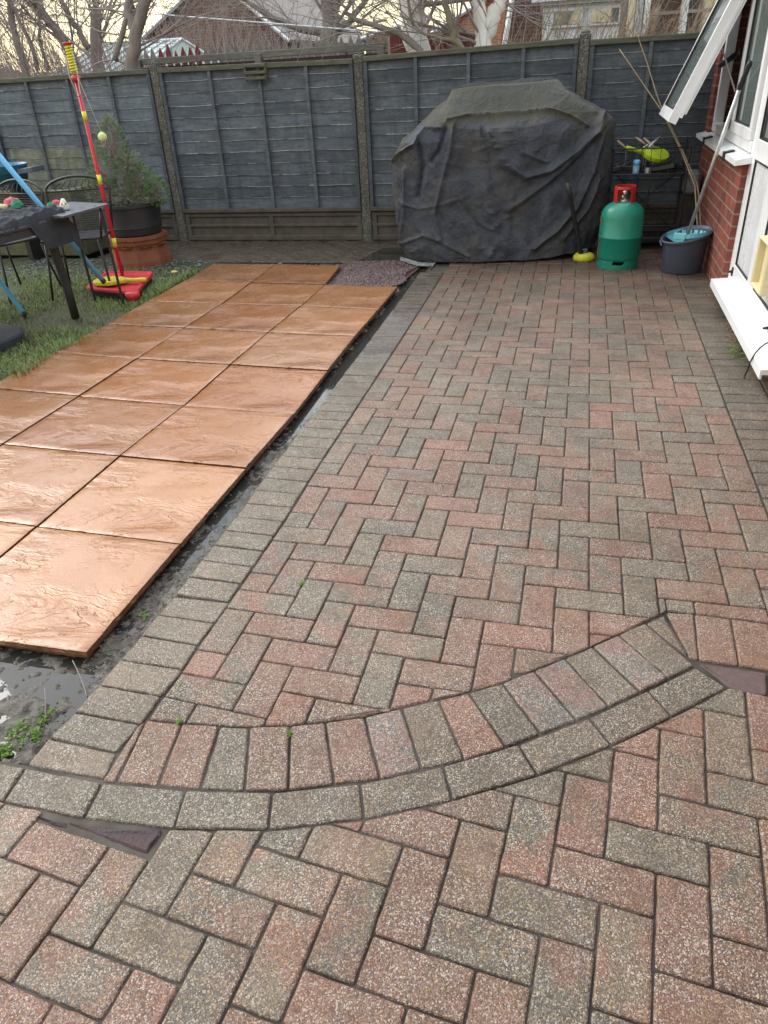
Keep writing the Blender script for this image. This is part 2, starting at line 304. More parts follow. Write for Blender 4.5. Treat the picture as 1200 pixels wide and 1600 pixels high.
M['greenbark'] = pm('green_bark', (0.24, 0.22, 0.14), (0.15, 0.14, 0.09), 10, 0.85, 0.5, 0.004)
M['tile_red'] = pm('red_roof_tiles', (0.34, 0.12, 0.08), (0.25, 0.09, 0.07), 6, 0.8, 0.8, 0.02, stretch=(1, 1, 6))
M['tile_grey'] = pm('grey_roof_tiles', (0.24, 0.22, 0.20), (0.17, 0.155, 0.145), 6, 0.8, 0.8, 0.02)
M['render'] = pm('cream_render', (0.62, 0.56, 0.40), (0.55, 0.5, 0.36), 5, 0.85, 0.2, 0.002)
M['whitepaint'] = pm('white_paint_far', (0.72, 0.76, 0.78), (0.62, 0.66, 0.68), 5, 0.5, 0.1, 0.002)
M['cladding'] = pm('pale_blue_cladding', (0.42, 0.50, 0.55), (0.36, 0.43, 0.48), 5, 0.6, 0.2, 0.003)
M['maroon'] = pm('maroon_boards', (0.20, 0.028, 0.035), (0.13, 0.025, 0.03), 7, 0.6, 0.3, 0.004, stretch=(4, 4, .5))
M['picket'] = pm('silvered_picket', (0.27, 0.25, 0.23), (0.17, 0.155, 0.15), 9, 0.85, 0.5, 0.004)
M['rail'] = pm('greyed_rail_timber', (0.20, 0.195, 0.17), (0.12, 0.115, 0.10), 8, 0.85, 0.6, 0.004, stretch=(1, 1, 6))
M['ghouse'] = pm('greenhouse_glazing', (0.42, 0.52, 0.47), (0.34, 0.43, 0.39), 4, 0.3, 0.1, 0.002)
M['blueplastic'] = pm('blue_plastic', (0.03, 0.16, 0.26), (0.03, 0.13, 0.22), 8, 0.45, 0.1, 0.001)
M['leafy'] = pm('yellow_petal', (0.65, 0.52, 0.12), None, 20, 0.7, 0.2, 0.001)
M['speckled'] = pm('speckled_grey_block', (0.20, 0.22, 0.23), (0.10, 0.11, 0.12), 60, 0.85, 0.6, 0.004)
M['mauveblock'] = pm('bare_mauve_block', (0.135, 0.090, 0.080), (0.09, 0.065, 0.060), 60, 0.75, 0.5, 0.003)
M['brokenblock'] = pm('broken_wet_block', (0.042, 0.036, 0.042), (0.085, 0.036, 0.036), 9, 0.45, 1.0, 0.010)
M['silver'] = pm('crumpled_silver_hem', (0.26, 0.28, 0.27), (0.08, 0.09, 0.09), 40, 0.35, 0.8, 0.006, metal=0.4)
M['dark'] = pm('dark_interior', (0.02, 0.02, 0.022), None, 4, 0.9, 0.1, 0.001)
M['greyroom'] = pm('grey_room_wall', (0.25, 0.26, 0.28), (0.2, 0.21, 0.23), 4, 0.9, 0.1, 0.001)

def cover_mat():
    m, t, b = nodes('weathered_cover_cloth'); v = coords(t)
    sx = N(t, 'ShaderNodeSeparateXYZ'); t.links.new(v, sx.inputs[0])
    nn = nz(t, v, 5, 9, 0.72, 0.6)
    base = mixc(t, (0.056, 0.064, 0.084), (0.016, 0.018, 0.024), ramp(t, nn, [(0.35, 0.0), (0.65, 1.0)]))
    base = mixc(t, base, (0.072, 0.068, 0.052), ramp(t, nz(t, v, 2.6, 9, 0.7, 0.5), [(0.46, 0.0), (0.66, 0.75)]))
    a1 = N(t, 'ShaderNodeVertexColor', layer_name='col').outputs[0]      # algae grown on the upward facing hood
    sp = N(t, 'ShaderNodeSeparateColor'); t.links.new(a1, sp.inputs[0])
    md = N(t, 'ShaderNodeMath', operation='MULTIPLY'); t.links.new(sp.outputs[0], md.inputs[0]); t.links.new(ramp(t, nn, [(0.30, 1.0), (0.75, 0.35)]), md.inputs[1])
    c = mixc(t, base, mixc(t, (0.034, 0.035, 0.014), (0.060, 0.056, 0.030), nz(t, v, 30, 8, 0.8)), md.outputs[0])
    t.links.new(c, b.inputs['Base Color']); b.inputs['Roughness'].default_value = 0.6; b.inputs['Specular IOR Level'].default_value = 0.4
    w1 = nz(t, v, 9, 5, 0.55, 1.6); rg = ramp(t, w1, [(0.42, 0.0), (0.5, 1.0), (0.58, 0.0)])
    p = bump(t, b, rg, 0.35, 0.012); w2 = nz(t, v, 22, 6, 0.6, 1.2)
    p = bump(t, b, ramp(t, w2, [(0.40, 0.0), (0.5, 1.0), (0.60, 0.0)]), 0.30, 0.006, p)
    bump(t, b, nz(t, v, 160, 5, 0.7), 0.3, 0.001, p); return m
M['cover'] = cover_mat()

# ------------------------------------------------------------------ mesh builder
class MB:
    def __init__(s): s.v = []; s.f = []; s.c = []; s.cb = []; s.m = []; s.cur = (1, 1, 1); s.curb = None; s.mi = 0; s.smooth = False; s.sm = []; s.uv = {}
    def add(s, vs, fs):
        o = len(s.v); s.v += [tuple(p) for p in vs]
        for f in fs:
            s.f.append([o + k for k in f]); s.c.append(s.cur); s.cb.append(s.curb or s.cur); s.m.append(s.mi); s.sm.append(s.smooth)
        return s
    def box(s, a, b, T=None):
        x0, y0, z0 = a; x1, y1, z1 = b
        vs = [Vector(p) for p in ((x0, y0, z0), (x1, y0, z0), (x1, y1, z0), (x0, y1, z0), (x0, y0, z1), (x1, y0, z1), (x1, y1, z1), (x0, y1, z1))]
        if T is not None: vs = [T @ p for p in vs]
        return s.add(vs, [(0, 3, 2, 1), (4, 5, 6, 7), (0, 1, 5, 4), (1, 2, 6, 5), (2, 3, 7, 6), (3, 0, 4, 7)])
    def cbox(s, c, d, rot=(0, 0, 0), ch=0.0):
        """box by centre and size, rotated; ch = chamfer of the upright edges and top"""
        R = Matrix.Translation(c) @ (Matrix.Rotation(rot[2], 4, 'Z') @ Matrix.Rotation(rot[1], 4, 'Y') @ Matrix.Rotation(rot[0], 4, 'X'))
        x, y, z = d[0] / 2, d[1] / 2, d[2] / 2
        if ch <= 0: return s.box((-x, -y, -z), (x, y, z), R)
        def ring(k, zz): return [(-x + k, -y, zz), (x - k, -y, zz), (x, -y + k, zz), (x, y - k, zz), (x - k, y, zz), (-x + k, y, zz), (-x, y - k, zz), (-x, -y + k, zz)]
        def inner(k, zz): return [(px * (x - k) / x, py * (y - k) / y, zz) for px, py, _ in ring(ch, zz)]
        rs = [inner(ch, -z), ring(ch, -z + ch), ring(ch, z - ch), inner(ch, z)]
        vs = [R @ Vector(p) for r in rs for p in r]; fs = []
        for q in range(3):
            for k in range(8): fs.append((q * 8 + k, q * 8 + (k + 1) % 8, q * 8 + 8 + (k + 1) % 8, q * 8 + 8 + k))
        fs.append(tuple(range(7, -1, -1))); fs.append(tuple(range(24, 32)))
        return s.add(vs, fs)
    def tube(s, pts, r, n=8, cap=True, flat=1.0):
        pts = [Vector(p) for p in pts]; rs = r if isinstance(r, (list, tuple)) else [r] * len(pts)
        vs = []; up = None
        for k, p in enumerate(pts):
            d = (pts[min(k + 1, len(pts) - 1)] - pts[max(k - 1, 0)]).normalized()
            if up is None: up = Vector((0, 0, 1)) if abs(d.z) < 0.9 else Vector((1, 0, 0))
            sdv = d.cross(up).normalized(); up = sdv.cross(d).normalized()
            for q in range(n):
                a = 2 * PI * q / n; vs.append(p + (sdv * math.cos(a) + up * math.sin(a) * flat) * rs[k])
        fs = []
        for k in range(len(pts) - 1):
            for q in range(n): fs.append((k * n + q, k * n + (q + 1) % n, (k + 1) * n + (q + 1) % n, (k + 1) * n + q))
        if cap: fs.append(tuple(range(n - 1, -1, -1))); fs.append(tuple((len(pts) - 1) * n + q for q in range(n)))
        return s.add(vs, fs)
    def lathe(s, prof, c=(0, 0, 0), n=32, sx=1.0, sy=1.0, a0=0.0):
        vs = []; fs = []
        for r, z in prof:
            for q in range(n):
                a = a0 + 2 * PI * q / n; vs.append((c[0] + r * sx * math.cos(a), c[1] + r * sy * math.sin(a), c[2] + z))
        for k in range(len(prof) - 1):
            for q in range(n): fs.append((k * n + q, k * n + (q + 1) % n, (k + 1) * n + (q + 1) % n, (k + 1) * n + q))
        if prof[0][0] > 1e-5: fs.append(tuple(range(n - 1, -1, -1)))
        if prof[-1][0] > 1e-5: fs.append(tuple((len(prof) - 1) * n + q for q in range(n)))
        return s.add(vs, fs)
    def prism(s, poly, z0, z1):
        n = len(poly); vs = [(x, y, z0) for x, y in poly] + [(x, y, z1) for x, y in poly]
        return s.add(vs, [tuple(range(n - 1, -1, -1)), tuple(range(n, 2 * n))] + [(k, (k + 1) % n, n + (k + 1) % n, n + k) for k in range(n)])
    def quad(s, *p): return s.add(p, [tuple(range(len(p)))])
    def build(s, name, mat, parent=None, origin=None, uvbox=False):
        me = bpy.data.meshes.new(name); og = Vector(origin) if origin is not None else Vector((0, 0, 0))
        me.from_pydata([tuple(Vector(p) - og) for p in s.v], [], s.f); me.update()
        for mm in (mat if isinstance(mat, (list, tuple)) else [mat]): me.materials.append(mm)
        me.polygons.foreach_set('material_index', s.m); me.polygons.foreach_set('use_smooth', s.sm)
        for nm, arr in (('col', s.c), ('colb', s.cb)):
            ca = me.color_attributes.new(nm, 'FLOAT_COLOR', 'CORNER'); buf = []
            for f, c in zip(s.f, arr): buf += [c[0], c[1], c[2], 1.0] * len(f)
            ca.data.foreach_set('color', buf)
        if uvbox:
            uvl = me.uv_layers.new(name='UVMap')
            for p in me.polygons:
                nn = p.normal
                for li in p.loop_indices:
                    co = me.vertices[me.loops[li].vertex_index].co + og
                    if abs(nn.x) > abs(nn.y) and abs(nn.x) > abs(nn.z): uvl.data[li].uv = (co.y, co.z)
                    elif abs(nn.z) > abs(nn.y): uvl.data[li].uv = (co.x, co.y)
                    else: uvl.data[li].uv = (co.x, co.z)
        o = bpy.data.objects.new(name, me); COL.objects.link(o)
        o['base'] = list(og)
        if parent is not None: o.parent = parent; o.location = og - Vector(parent['base'])
        else: o.location = og
        return o
def tag(o, label=None, cat=None, group=None, kind=None):
    if label: o['label'] = label
    if cat: o['category'] = cat
    if group: o['group'] = group
    if kind: o['kind'] = kind
    return o
def empty(name, loc, label, cat, group=None):
    o = bpy.data.objects.new(name, None); COL.objects.link(o); o.location = loc; o['base'] = list(loc); o.empty_display_size = 0.1
    return tag(o, label, cat, group)
def smoothed(o, ang=40):
    for p in o.data.polygons: p.use_smooth = True
    try:
        bm = bmesh.new(); bm.from_mesh(o.data)
        for e in bm.edges:
            if len(e.link_faces) == 2 and e.calc_face_angle(0) > math.radians(ang): e.smooth = False
        bm.to_mesh(o.data); bm.free()
    except Exception: pass
    return o
# ================================================================== GROUND
def plane(name, mat, x0, y0, x1, y1, z, nx=1, ny=1, h=None, kind='structure'):
    mb = MB(); vs = []; fs = []
    for j in range(ny + 1):
        for i in range(nx + 1):
            x = x0 + (x1 - x0) * i / nx; y = y0 + (y1 - y0) * j / ny
            vs.append((x, y, z + (h(x, y) if h else 0)))
    for j in range(ny):
        for i in range(nx): a = j * (nx + 1) + i; fs.append((a, a + 1, a + nx + 2, a + nx + 1))
    mb.smooth = True; mb.add(vs, fs); o = mb.build(name, mat); tag(o, kind=kind); return o
plane('ground', M['soil'], -120, -60, 120, 180, -0.10)

# ---- survey of the block paving: grid corner (i, j) in block widths -> where it lies
G = {(0,0):(283,1050),(0,-1):(256,1087),(0,4):(373,920),(0,8):(440,822),(0,12):(493,743),(0,20):(565,629),(0,28):(617.5,544),(0,36):(657,482),
(1,3):(398,957),(2,2):(427,993),(3,1):(462,1037),(4,0):(498,1085),(1,7):(465,848),(2,6):(493,877),(3,5):(523,908),(4,4):(557,944),(5,3):(595,983),(6,2):(636,1025),(5,7):(634,867),(6,6):(672,898),(7,5):(713,932)}
def addg(D, off, s, d):
    for (i, j), (x, y) in d.items(): D[(i, j)] = (off[0] + x / s, off[1] + y / s)
addg(G,(740,640),2.609,{(8,4):(40,855),(9,7):(205,645),(10,6):(335,735),(10,10):(345,455),(11,9):(470,525),(12,8):(600,605),(13,7):(750,690),(12,12):(585,355),(13,11):(710,420),(14,10):(850,490),(15,9):(995,570),(10,18):(370,70),(11,17):(470,110),(12,16):(575,160),(13,15):(685,210),(14,14):(800,268),(15,13):(925,325),(16,12):(1060,385),(17,11):(1195,460)})
addg(G,(840,400),4,{(15,21):(885,910),(16,20):(1050,970),(14,26):(700,665),(15,25):(840,715),(16,24):(975,760),(13,27):(565,620),(11,21):(340,900),(17,30.2):(1060,600),(17,48):(880,130)})
addg(G,(560,410),4,{(0,24):(145,700),(2,26):(400,620),(3,25):(480,660),(4,24):(580,705),(8,20):(1025,905),(7,21):(900,848),(5,19):(610,950)})
def fitpoly(D, deg, u, reg):
    T = [(a, b) for a in range(deg + 1) for b in range(deg + 1 - a)]
    IJ = np.array([k for k in D], float); W = np.array([gxy(D[k]) for k in D])
    def B(p): return np.stack([(p[:, 0] / 10) ** a * (p[:, 1] / 20) ** b for a, b in T], 1)
    A = B(IJ); res = W - u(IJ); lam = np.diag([reg * (a + b) ** 2 if a + b > 1 else 1e-4 for a, b in T])
    wt = 1 / (0.4 + np.linalg.norm(W - np.array(CP[:2]), axis=1)) ** 2
    C = np.linalg.solve(A.T @ (A * wt[:, None]) + lam, A.T @ (res * wt[:, None]))
    return lambda i, j: tuple((u(np.array([[i, j]], float)) + B(np.array([[i, j]], float)) @ C)[0])
warp = fitpoly(G, 3, lambda q: q * 0.1, 0.05)
_E = [(-4, None), (-1, (256, 1087)), (0, (283, 1050)), (4, (373, 920)), (8, (440, 822)), (12, None)]
_T = {j: Vector(gxy(p)) - Vector(warp(0, j)) for j, p in _E if p}; _T[-4] = _T[-1] * 1.0; _T[12] = Vector((0, 0))
warp0 = warp
def warp(i, j):
    q = warp0(i, j); ks = sorted(_T); jj = max(min(j, 12), -4)
    for a_, b_ in zip(ks, ks[1:]):
        if a_ <= jj <= b_: d = _T[a_].lerp(_T[b_], (jj - a_) / (b_ - a_)); break
    k = max(0.0, 1 - i / 4.0) if i >= 0 else 1.0
    return (q[0] + d.x * k, q[1] + d.y * k)
F = {}
addg(F,(500,1200),1.714,{(0,1):(485,285),(2,1):(750,365),(2,0):(735,487),(0,0):(460,400),(1,2):(635,210),(1,1):(615,310),(3,2):(900,290),(3,1):(895,398),(2,2):(765,238),(2,3):(775,138),(4,3):(1035,200),(4,2):(1035,312),(3,3):(905,162),(5,4):(1170,130),(5,3):(1170,228),(-1,0):(310,365),(-1,-1):(285,490),(1,0):(590,455),(1,-1):(565,580),(-2,-1):(150,455),(-2,-2):(100,590),(0,-1):(410,548),(0,-2):(390,680),(-2,1):(225,208),(-1,1):(345,237),(3,0):(900,550),(4,0):(1052,588),(2,-1):(735,640),(3,-1):(890,680)})
addg(F,(0,1260),2.4,{(-7,-2.0):(470,350),(-5,-2):(775,475),(-5,-3):(670,665),(-7,-3):(345,530),(-6,-1):(725,240),(-4,-1):(1035,365),(-4,-2):(945,535),(-6,-2):(620,405),(-8,-3):(180,470),(-6,-3):(485,605),(-6,-4):(365,810),(-8,-4):(30,660),(-5,0):(965,145),(-5,-1):(885,280)})
addg(F,(0,0),1,{(-3,0):(532,1362),(-3,-1):(500,1430),(-2,1):(625,1320),(-2,0):(605,1384)})
del F[(-2,1)]; addg(F,(500,1200),1.714,{(-2,1):(225,208),(-2,0):(180,315)})
ff = [(k, gxy(v)) for k, v in F.items()]
# similarity start for the foreground grid
A_ = np.array([[1, k[0], k[1]] for k, _ in ff], float); W_ = np.array([v for _, v in ff])
L_ = np.linalg.lstsq(A_, W_, rcond=None)[0]
warpf = fitpoly(F, 2, lambda q: np.c_[np.ones(len(q)), q] @ L_, 0.3)

PB = MB()                                  # washed aggregate blocks
PW = MB()                                  # smooth soaked blocks near the puddle end
REDS = [(0.275, 0.155, 0.125), (0.300, 0.140, 0.110), (0.250, 0.145, 0.122), (0.260, 0.175, 0.140), (0.245, 0.130, 0.112)]
GRYS = [(0.185, 0.175, 0.150), (0.145, 0.152, 0.135), (0.205, 0.175, 0.148), (0.170, 0.165, 0.145)]
def clip(poly, p, n):
    """keep the side of line through p with normal n"""
    out = []
    for k in range(len(poly)):
        a, b = poly[k], poly[(k + 1) % len(poly)]
        da = (a[0] - p[0]) * n[0] + (a[1] - p[1]) * n[1]; db = (b[0] - p[0]) * n[0] + (b[1] - p[1]) * n[1]
        if da >= 0: out.append(a)
        if (da >= 0) != (db >= 0):
            t = da / (da - db); out.append((a[0] + (b[0] - a[0]) * t, a[1] + (b[1] - a[1]) * t))
    return out
def area(p): return 0.5 * sum(p[k][0] * p[(k + 1) % len(p)][1] - p[(k + 1) % len(p)][0] * p[k][1] for k in range(len(p)))
def inset(poly, d):
    n = len(poly); out = []
    for k in range(n):
        a, b, c = Vector(poly[k - 1]), Vector(poly[k]), Vector(poly[(k + 1) % n])
        u = (b - a); v = (c - b)
        if u.length < 1e-6 or v.length < 1e-6: out.append(tuple(b)); continue
        u.normalize(); v.normalize(); n1 = Vector((-u.y, u.x)); n2 = Vector((-v.y, v.x)); m = n1 + n2
        if m.length < 1e-3: out.append(tuple(b)); continue
        m.normalize(); s = min(1 / max(m.dot(n1), 0.3), 2.2); out.append(tuple(b + m * d * s))
    return out
def paver(poly, col, colb, z=0.0, mb=None, gap=0.0016, fine=True):
    mb = mb or PB
    poly = [p for k, p in enumerate(poly) if (Vector(p) - Vector(poly[k - 1])).length > 0.003]
    if len(poly) < 3: return
    if area(poly) < 0: poly = poly[::-1]
    A = area(poly)
    if A < 0.0004: return
    cx = sum(p[0] for p in poly) / len(poly); cy = sum(p[1] for p in poly) / len(poly)
    p0 = inset(poly, gap + rnd.uniform(0, 0.0009))
    if area(p0) < 0.0003: return
    # round the corners and roughen the edges
    q = []
    n = len(p0)
    for k in range(n):
        a, b, c = Vector(p0[k - 1]), Vector(p0[k]), Vector(p0[(k + 1) % n])
        r = min(0.0055, (a - b).length * 0.25, (c - b).length * 0.25)
        q.append(b + (a - b).normalized() * r); q.append(b + (a - b).normalized() * r * .3 + (c - b).normalized() * r * .3); s = b + (c - b).normalized() * r; q.append(s)
        if fine:
            e = c + (b - c).normalized() * r; L = (e - s).length; m = int(L / 0.022)
            nn = (e - s).normalized(); nn = Vector((-nn.y, nn.x))
            for w_ in range(1, m): q.append(s.lerp(e, w_ / m) + nn * rnd.gauss(0, 0.0007))
    q = [tuple(v) for v in q]
    ch = 0.0042 if A > 0.003 else 0.002
    tx, ty = rnd.gauss(0, 0.006), rnd.gauss(0, 0.006); dz = z + rnd.gauss(0, 0.0008)
    r1 = inset(q, ch * 0.45); r2 = inset(q, ch * 1.25)
    if area(r2) < 0.3 * A: r2 = [(cx + (x - cx) * .85, cy + (y - cy) * .85) for x, y in q]; r1 = [(cx + (x - cx) * .95, cy + (y - cy) * .95) for x, y in q]
    def Z(x, y): return dz + (x - cx) * tx + (y - cy) * ty
    m = len(q)
    vs = [(x, y, Z(x, y) - 0.04) for x, y in q] + [(x, y, Z(x, y) - 0.0050) for x, y in q] + [(x, y, Z(x, y) - 0.0015) for x, y in r1] + [(x, y, Z(x, y)) for x, y in r2]
    mb.cur, mb.curb = col, colb
    o = len(mb.v)
    side = [(k, (k + 1) % m, m + (k + 1) % m, m + k) for k in range(m)] + [(m + k, m + (k + 1) % m, 2 * m + (k + 1) % m, 2 * m + k) for k in range(m)] + [(2 * m + k, 2 * m + (k + 1) % m, 3 * m + (k + 1) % m, 3 * m + k) for k in range(m)]
    mb.smooth = False; mb.add(vs, side + [tuple(3 * m + k for k in range(m))])
def tone(kind=None):
    r = rnd.random()
    if kind == 'grey': a = rnd.choice(GRYS); b = rnd.choice(GRYS)
    elif kind == 'red' or (kind is None and r < 0.56): a = rnd.choice(REDS); b = rnd.choice(REDS + GRYS[:2])
    elif r < 0.80: a = rnd.choice(GRYS); b = rnd.choice(REDS)
    else: a = rnd.choice(GRYS); b = rnd.choice(GRYS)
    k = rnd.uniform(0.86, 1.12); g = (0.232, 0.166, 0.118); w = (0.95, 0.825, 0.66)
    return tuple((x * .84 + y * .16) * k * z for x, y, z in zip(a, g, w)), tuple((x * .84 + y * .16) * k * z for x, y, z in zip(b, g, w))
# ---- the curved step of blocks: three measured lines
Tl = [(229,1124),(284,1130),(343,1133),(390,1135),(453,1133),(508,1127),(569,1119),(627.5,1105),(685,1092),(732,1081),(785,1066),(834,1047),(882,1028),(925,1009),(966,991),(1007,972)]
Bl = [(181,1222),(246,1228),(312,1233),(382,1236),(450,1234),(522,1225),(594,1217),(659,1201),(725,1186),(790,1166),(845,1146),(902,1126),(952,1104),(1001,1081),(1045,1059),(1086,1039)]
Jt = [(40,1198),(160,1222),(290,1236),(425,1237),(562,1224),(692,1202),(810,1166),(920,1126),(1012,1084),(1087,1041)]
Jb = [(3,1253),(130,1278),(271,1294),(419,1296),(569,1280),(707,1250),(840,1210),(956,1165),(1050,1120),(1137,1074)]
Jt = [Jt[0], (160,1221)] + [(x, float(np.interp(x, [b[0] for b in Bl], [b[1] for b in Bl])) + 2.5) for x, y in Jt[2:]]
Tw, Bw, Jtw, Jbw = ([gxy(p) for p in q] for q in (Tl, Bl, Jt, Jb))
ringtones = 'r r g r r r m g r g m m g m g r'.split()
for k in range(len(Tw) - 1):
    kd = ringtones[k]; a, b = tone('red' if kd == 'r' else 'grey' if kd == 'g' else None)
    if kd == 'm': a, b = rnd.choice(GRYS), rnd.choice(REDS)
    paver([Bw[k], Bw[k + 1], Tw[k + 1], Tw[k]], a, b, gap=0.0022)
for k in range(len(Jtw) - 1): a, b = tone('grey'); a = tuple(x * 0.86 for x in a); b = tuple(x * .86 for x in b); paver([Jbw[k], Jbw[k + 1], Jtw[k + 1], Jtw[k]], a, b, gap=0.0020)
e0 = Vector(Jtw[0]) - Vector(Jtw[1]); f0 = Vector(Jbw[0]) - Vector(Jbw[1])
for q in range(3):                          # the stretcher ring carries on to the left
    A0, A1 = Vector(Jtw[0]) + e0 * q, Vector(Jtw[0]) + e0 * (q + 1); B0, B1 = Vector(Jbw[0]) + f0 * q, Vector(Jbw[0]) + f0 * (q + 1)
    rot = Matrix.Rotation(-0.10 * q, 2)
    a, b = tone('grey'); paver([tuple(B1), tuple(B0), tuple(A0), tuple(A1)], a, b)
# wedges and the header row on the right
wd = lambda L: [gxy((600 + x / 2, 930 + y / 2)) for x, y in L]
a, b = tone('red'); paver(wd([(818,86),(876,60),(950,190)]), a, b)
a, b = tone(); paver(wd([(880,50),(970,56),(986,202),(955,196)]), a, b)
P0, P1 = Vector(gxy((1085, 958))), Vector(gxy((1092, 1031)))
hx = (Vector(gxy((1142.5, 966))) - P0); hb = (Vector(gxy((1155, 1040))) - P1)
for q in range(9):
    a, b = tone('red'); paver([tuple(P1 + hb * q), tuple(P1 + hb * (q + 1)), tuple(P0 + hx * (q + 1)), tuple(P0 + hx * q)], a, b)
MVB = [gxy(p) for p in ((1090,1034),(1200,1050),(1200,1087),(1153,1080),(1136,1071))]
# ---- clipping of the two herringbone fields
def mid(a, b): return ((a[0] + b[0]) / 2, (a[1] + b[1]) / 2)
def sag(line, pt):
    """signed distance above a measured line and the nearest segment"""
    best = None
    for k in range(len(line) - 1):
        a, b = Vector(line[k]), Vector(line[k + 1]); d = b - a; t = max(0, min(1, (Vector(pt) - a).dot(d) / d.length_squared))
        c = a + d * t; L = (Vector(pt) - c).length
        if best is None or L < best[0]: nrm = Vector((-d.y, d.x)).normalized(); best = (L, c, nrm)
    return best
Lr0, Lr1 = Vector(gxy((1042, 953))), Vector(gxy((1197, 973)))
Tline = [tuple(Vector(Tw[0]) + (Vector(Tw[0]) - Vector(Tw[1])) * 3)] + Tw[::1] + [gxy((1038, 956))]
nR = (Lr1 - Lr0); nR = Vector((-nR.y, nR.x)).normalized()
def clip_T(poly):
    cx = sum(p[0] for p in poly) / len(poly)
    for k in range(0, len(Tline) - 1):
        a, b = Vector(Tline[k]), Vector(Tline[k + 1]); d = b - a
        if min(a.x, b.x) - 0.13 < cx < max(a.x, b.x) + 0.13:
            poly = clip(poly, a, Vector((-d.y, d.x)))
            if len(poly) < 3: return None
    return poly
def clip_main(poly):
    """returns the pieces of a field block that survive the cut along the curved rows"""
    cy = sum(p[1] for p in poly) / len(poly)
    if cy > 0.75: return [poly]
    xs = [p[0] for p in poly]
    if max(xs) <= Lr0.x: q = clip_T(poly); return [q] if q else []
    if min(xs) >= Lr0.x: q = clip(poly, Lr0, nR); return [q] if len(q) > 2 else []
    out = []; l = clip(poly, Lr0, Vector((-1, 0))); r = clip(poly, Lr0, Vector((1, 0)))
    if len(l) > 2: l = clip_T(l); out += [l] if l else []
    if len(r) > 2: r = clip(r, Lr0, nR); out += [r] if len(r) > 2 else []
    if len(out) == 2 and abs(area(out[0])) + abs(area(out[1])) > abs(area(poly)) * .99: return [poly]
    return out
Cline = [tuple(Vector(Jbw[0]) + f0 * 4)] + Jbw
mv0, mv1 = Vector(MVB[4]), Vector(MVB[2])
def clip_fg(poly):
    cx = sum(p[0] for p in poly) / len(poly); cy = sum(p[1] for p in poly) / len(poly)
    L, c, nrm = sag(Cline, (cx, cy))
    if cx < Jbw[-1][0] + 0.08 and L < 0.16:
        poly = clip(poly, c, -nrm)
        if len(poly) < 3: return None
    elif (Vector((cx, cy)) - c).dot(nrm) > 0: return None
    if cx > Jbw[-1][0] - 0.12:
        d = mv1 - mv0; poly = clip(poly, mv0, Vector((d.y, -d.x)))
    return poly if len(poly) >= 3 else None
def quadij(i0, j0, i1, j1, wf):
    ii0, ii1 = i0, i1
    return [wf(i0, j0), wf(i1, j0), wf(i1, j1), wf(i0, j1)]
JMAX = 61
def infield(i0, j0, i1, j1):
    i0, i1 = max(i0, 0), min(i1, 17)
    if i1 - i0 < 0.2: return None
    return quadij(i0, j0, i1, j1, warp)
SUNK = {(12, 34): -0.010}
for i in range(-1, 18):
    for m in range(-8, 24):
        jt = 4 * m - i
        if -6 < jt < JMAX:                               # laid across
            q = infield(i, jt - 1, i + 2, jt)
            if q:
                a, b = tone()
                for q_ in clip_main(q): paver(q_, a, b, z=SUNK.get((i, jt), 0), fine=jt < 26)
        jb = 4 * m + 1 - i
        if -6 < jb < JMAX and i >= 0 and i < 17:         # laid along
            q = infield(i, jb, i + 1, jb + 2)
            if q:
                a, b = tone()
                for q_ in clip_main(q): paver(q_, a, b, fine=jb < 26)
# foreground herringbone, turned about 20 degrees against the first
for a_ in range(-16, 16):
    for m in range(-8, 9):
        for kind in (0, 1):
            if kind == 0: i0, j0, i1, j1 = a_, a_ + 4 * m, a_ + 2, a_ + 1 + 4 * m
            else: i0, j0, i1, j1 = a_, a_ + 1 + 4 * m, a_ + 1, a_ + 3 + 4 * m
            q = quadij(i0, j0, i1, j1, warpf)
            cx = sum(p[0] for p in q) / 4; cy = sum(p[1] for p in q) / 4
            if not (-1.25 < cx < 2.35 and -1.25 < cy < 0.85): continue
            if max((Vector(q[0]) - Vector(q[2])).length, 0) > 0.3: continue
            q = clip_fg(q)
            if q is None: continue
            c2 = (sum(p[0] for p in q) / len(q), sum(p[1] for p in q) / len(q))
            if (Vector(c2) - Vector(gxy((94, 1283)))).length < 0.035 or (Vector(c2) - Vector(gxy((187, 1307)))).length < 0.042: continue   # lost corner, see the broken piece
            a, b = tone(); a = (a[0] * .98, a[1] * .97, a[2] * .92); paver(q, a, b)
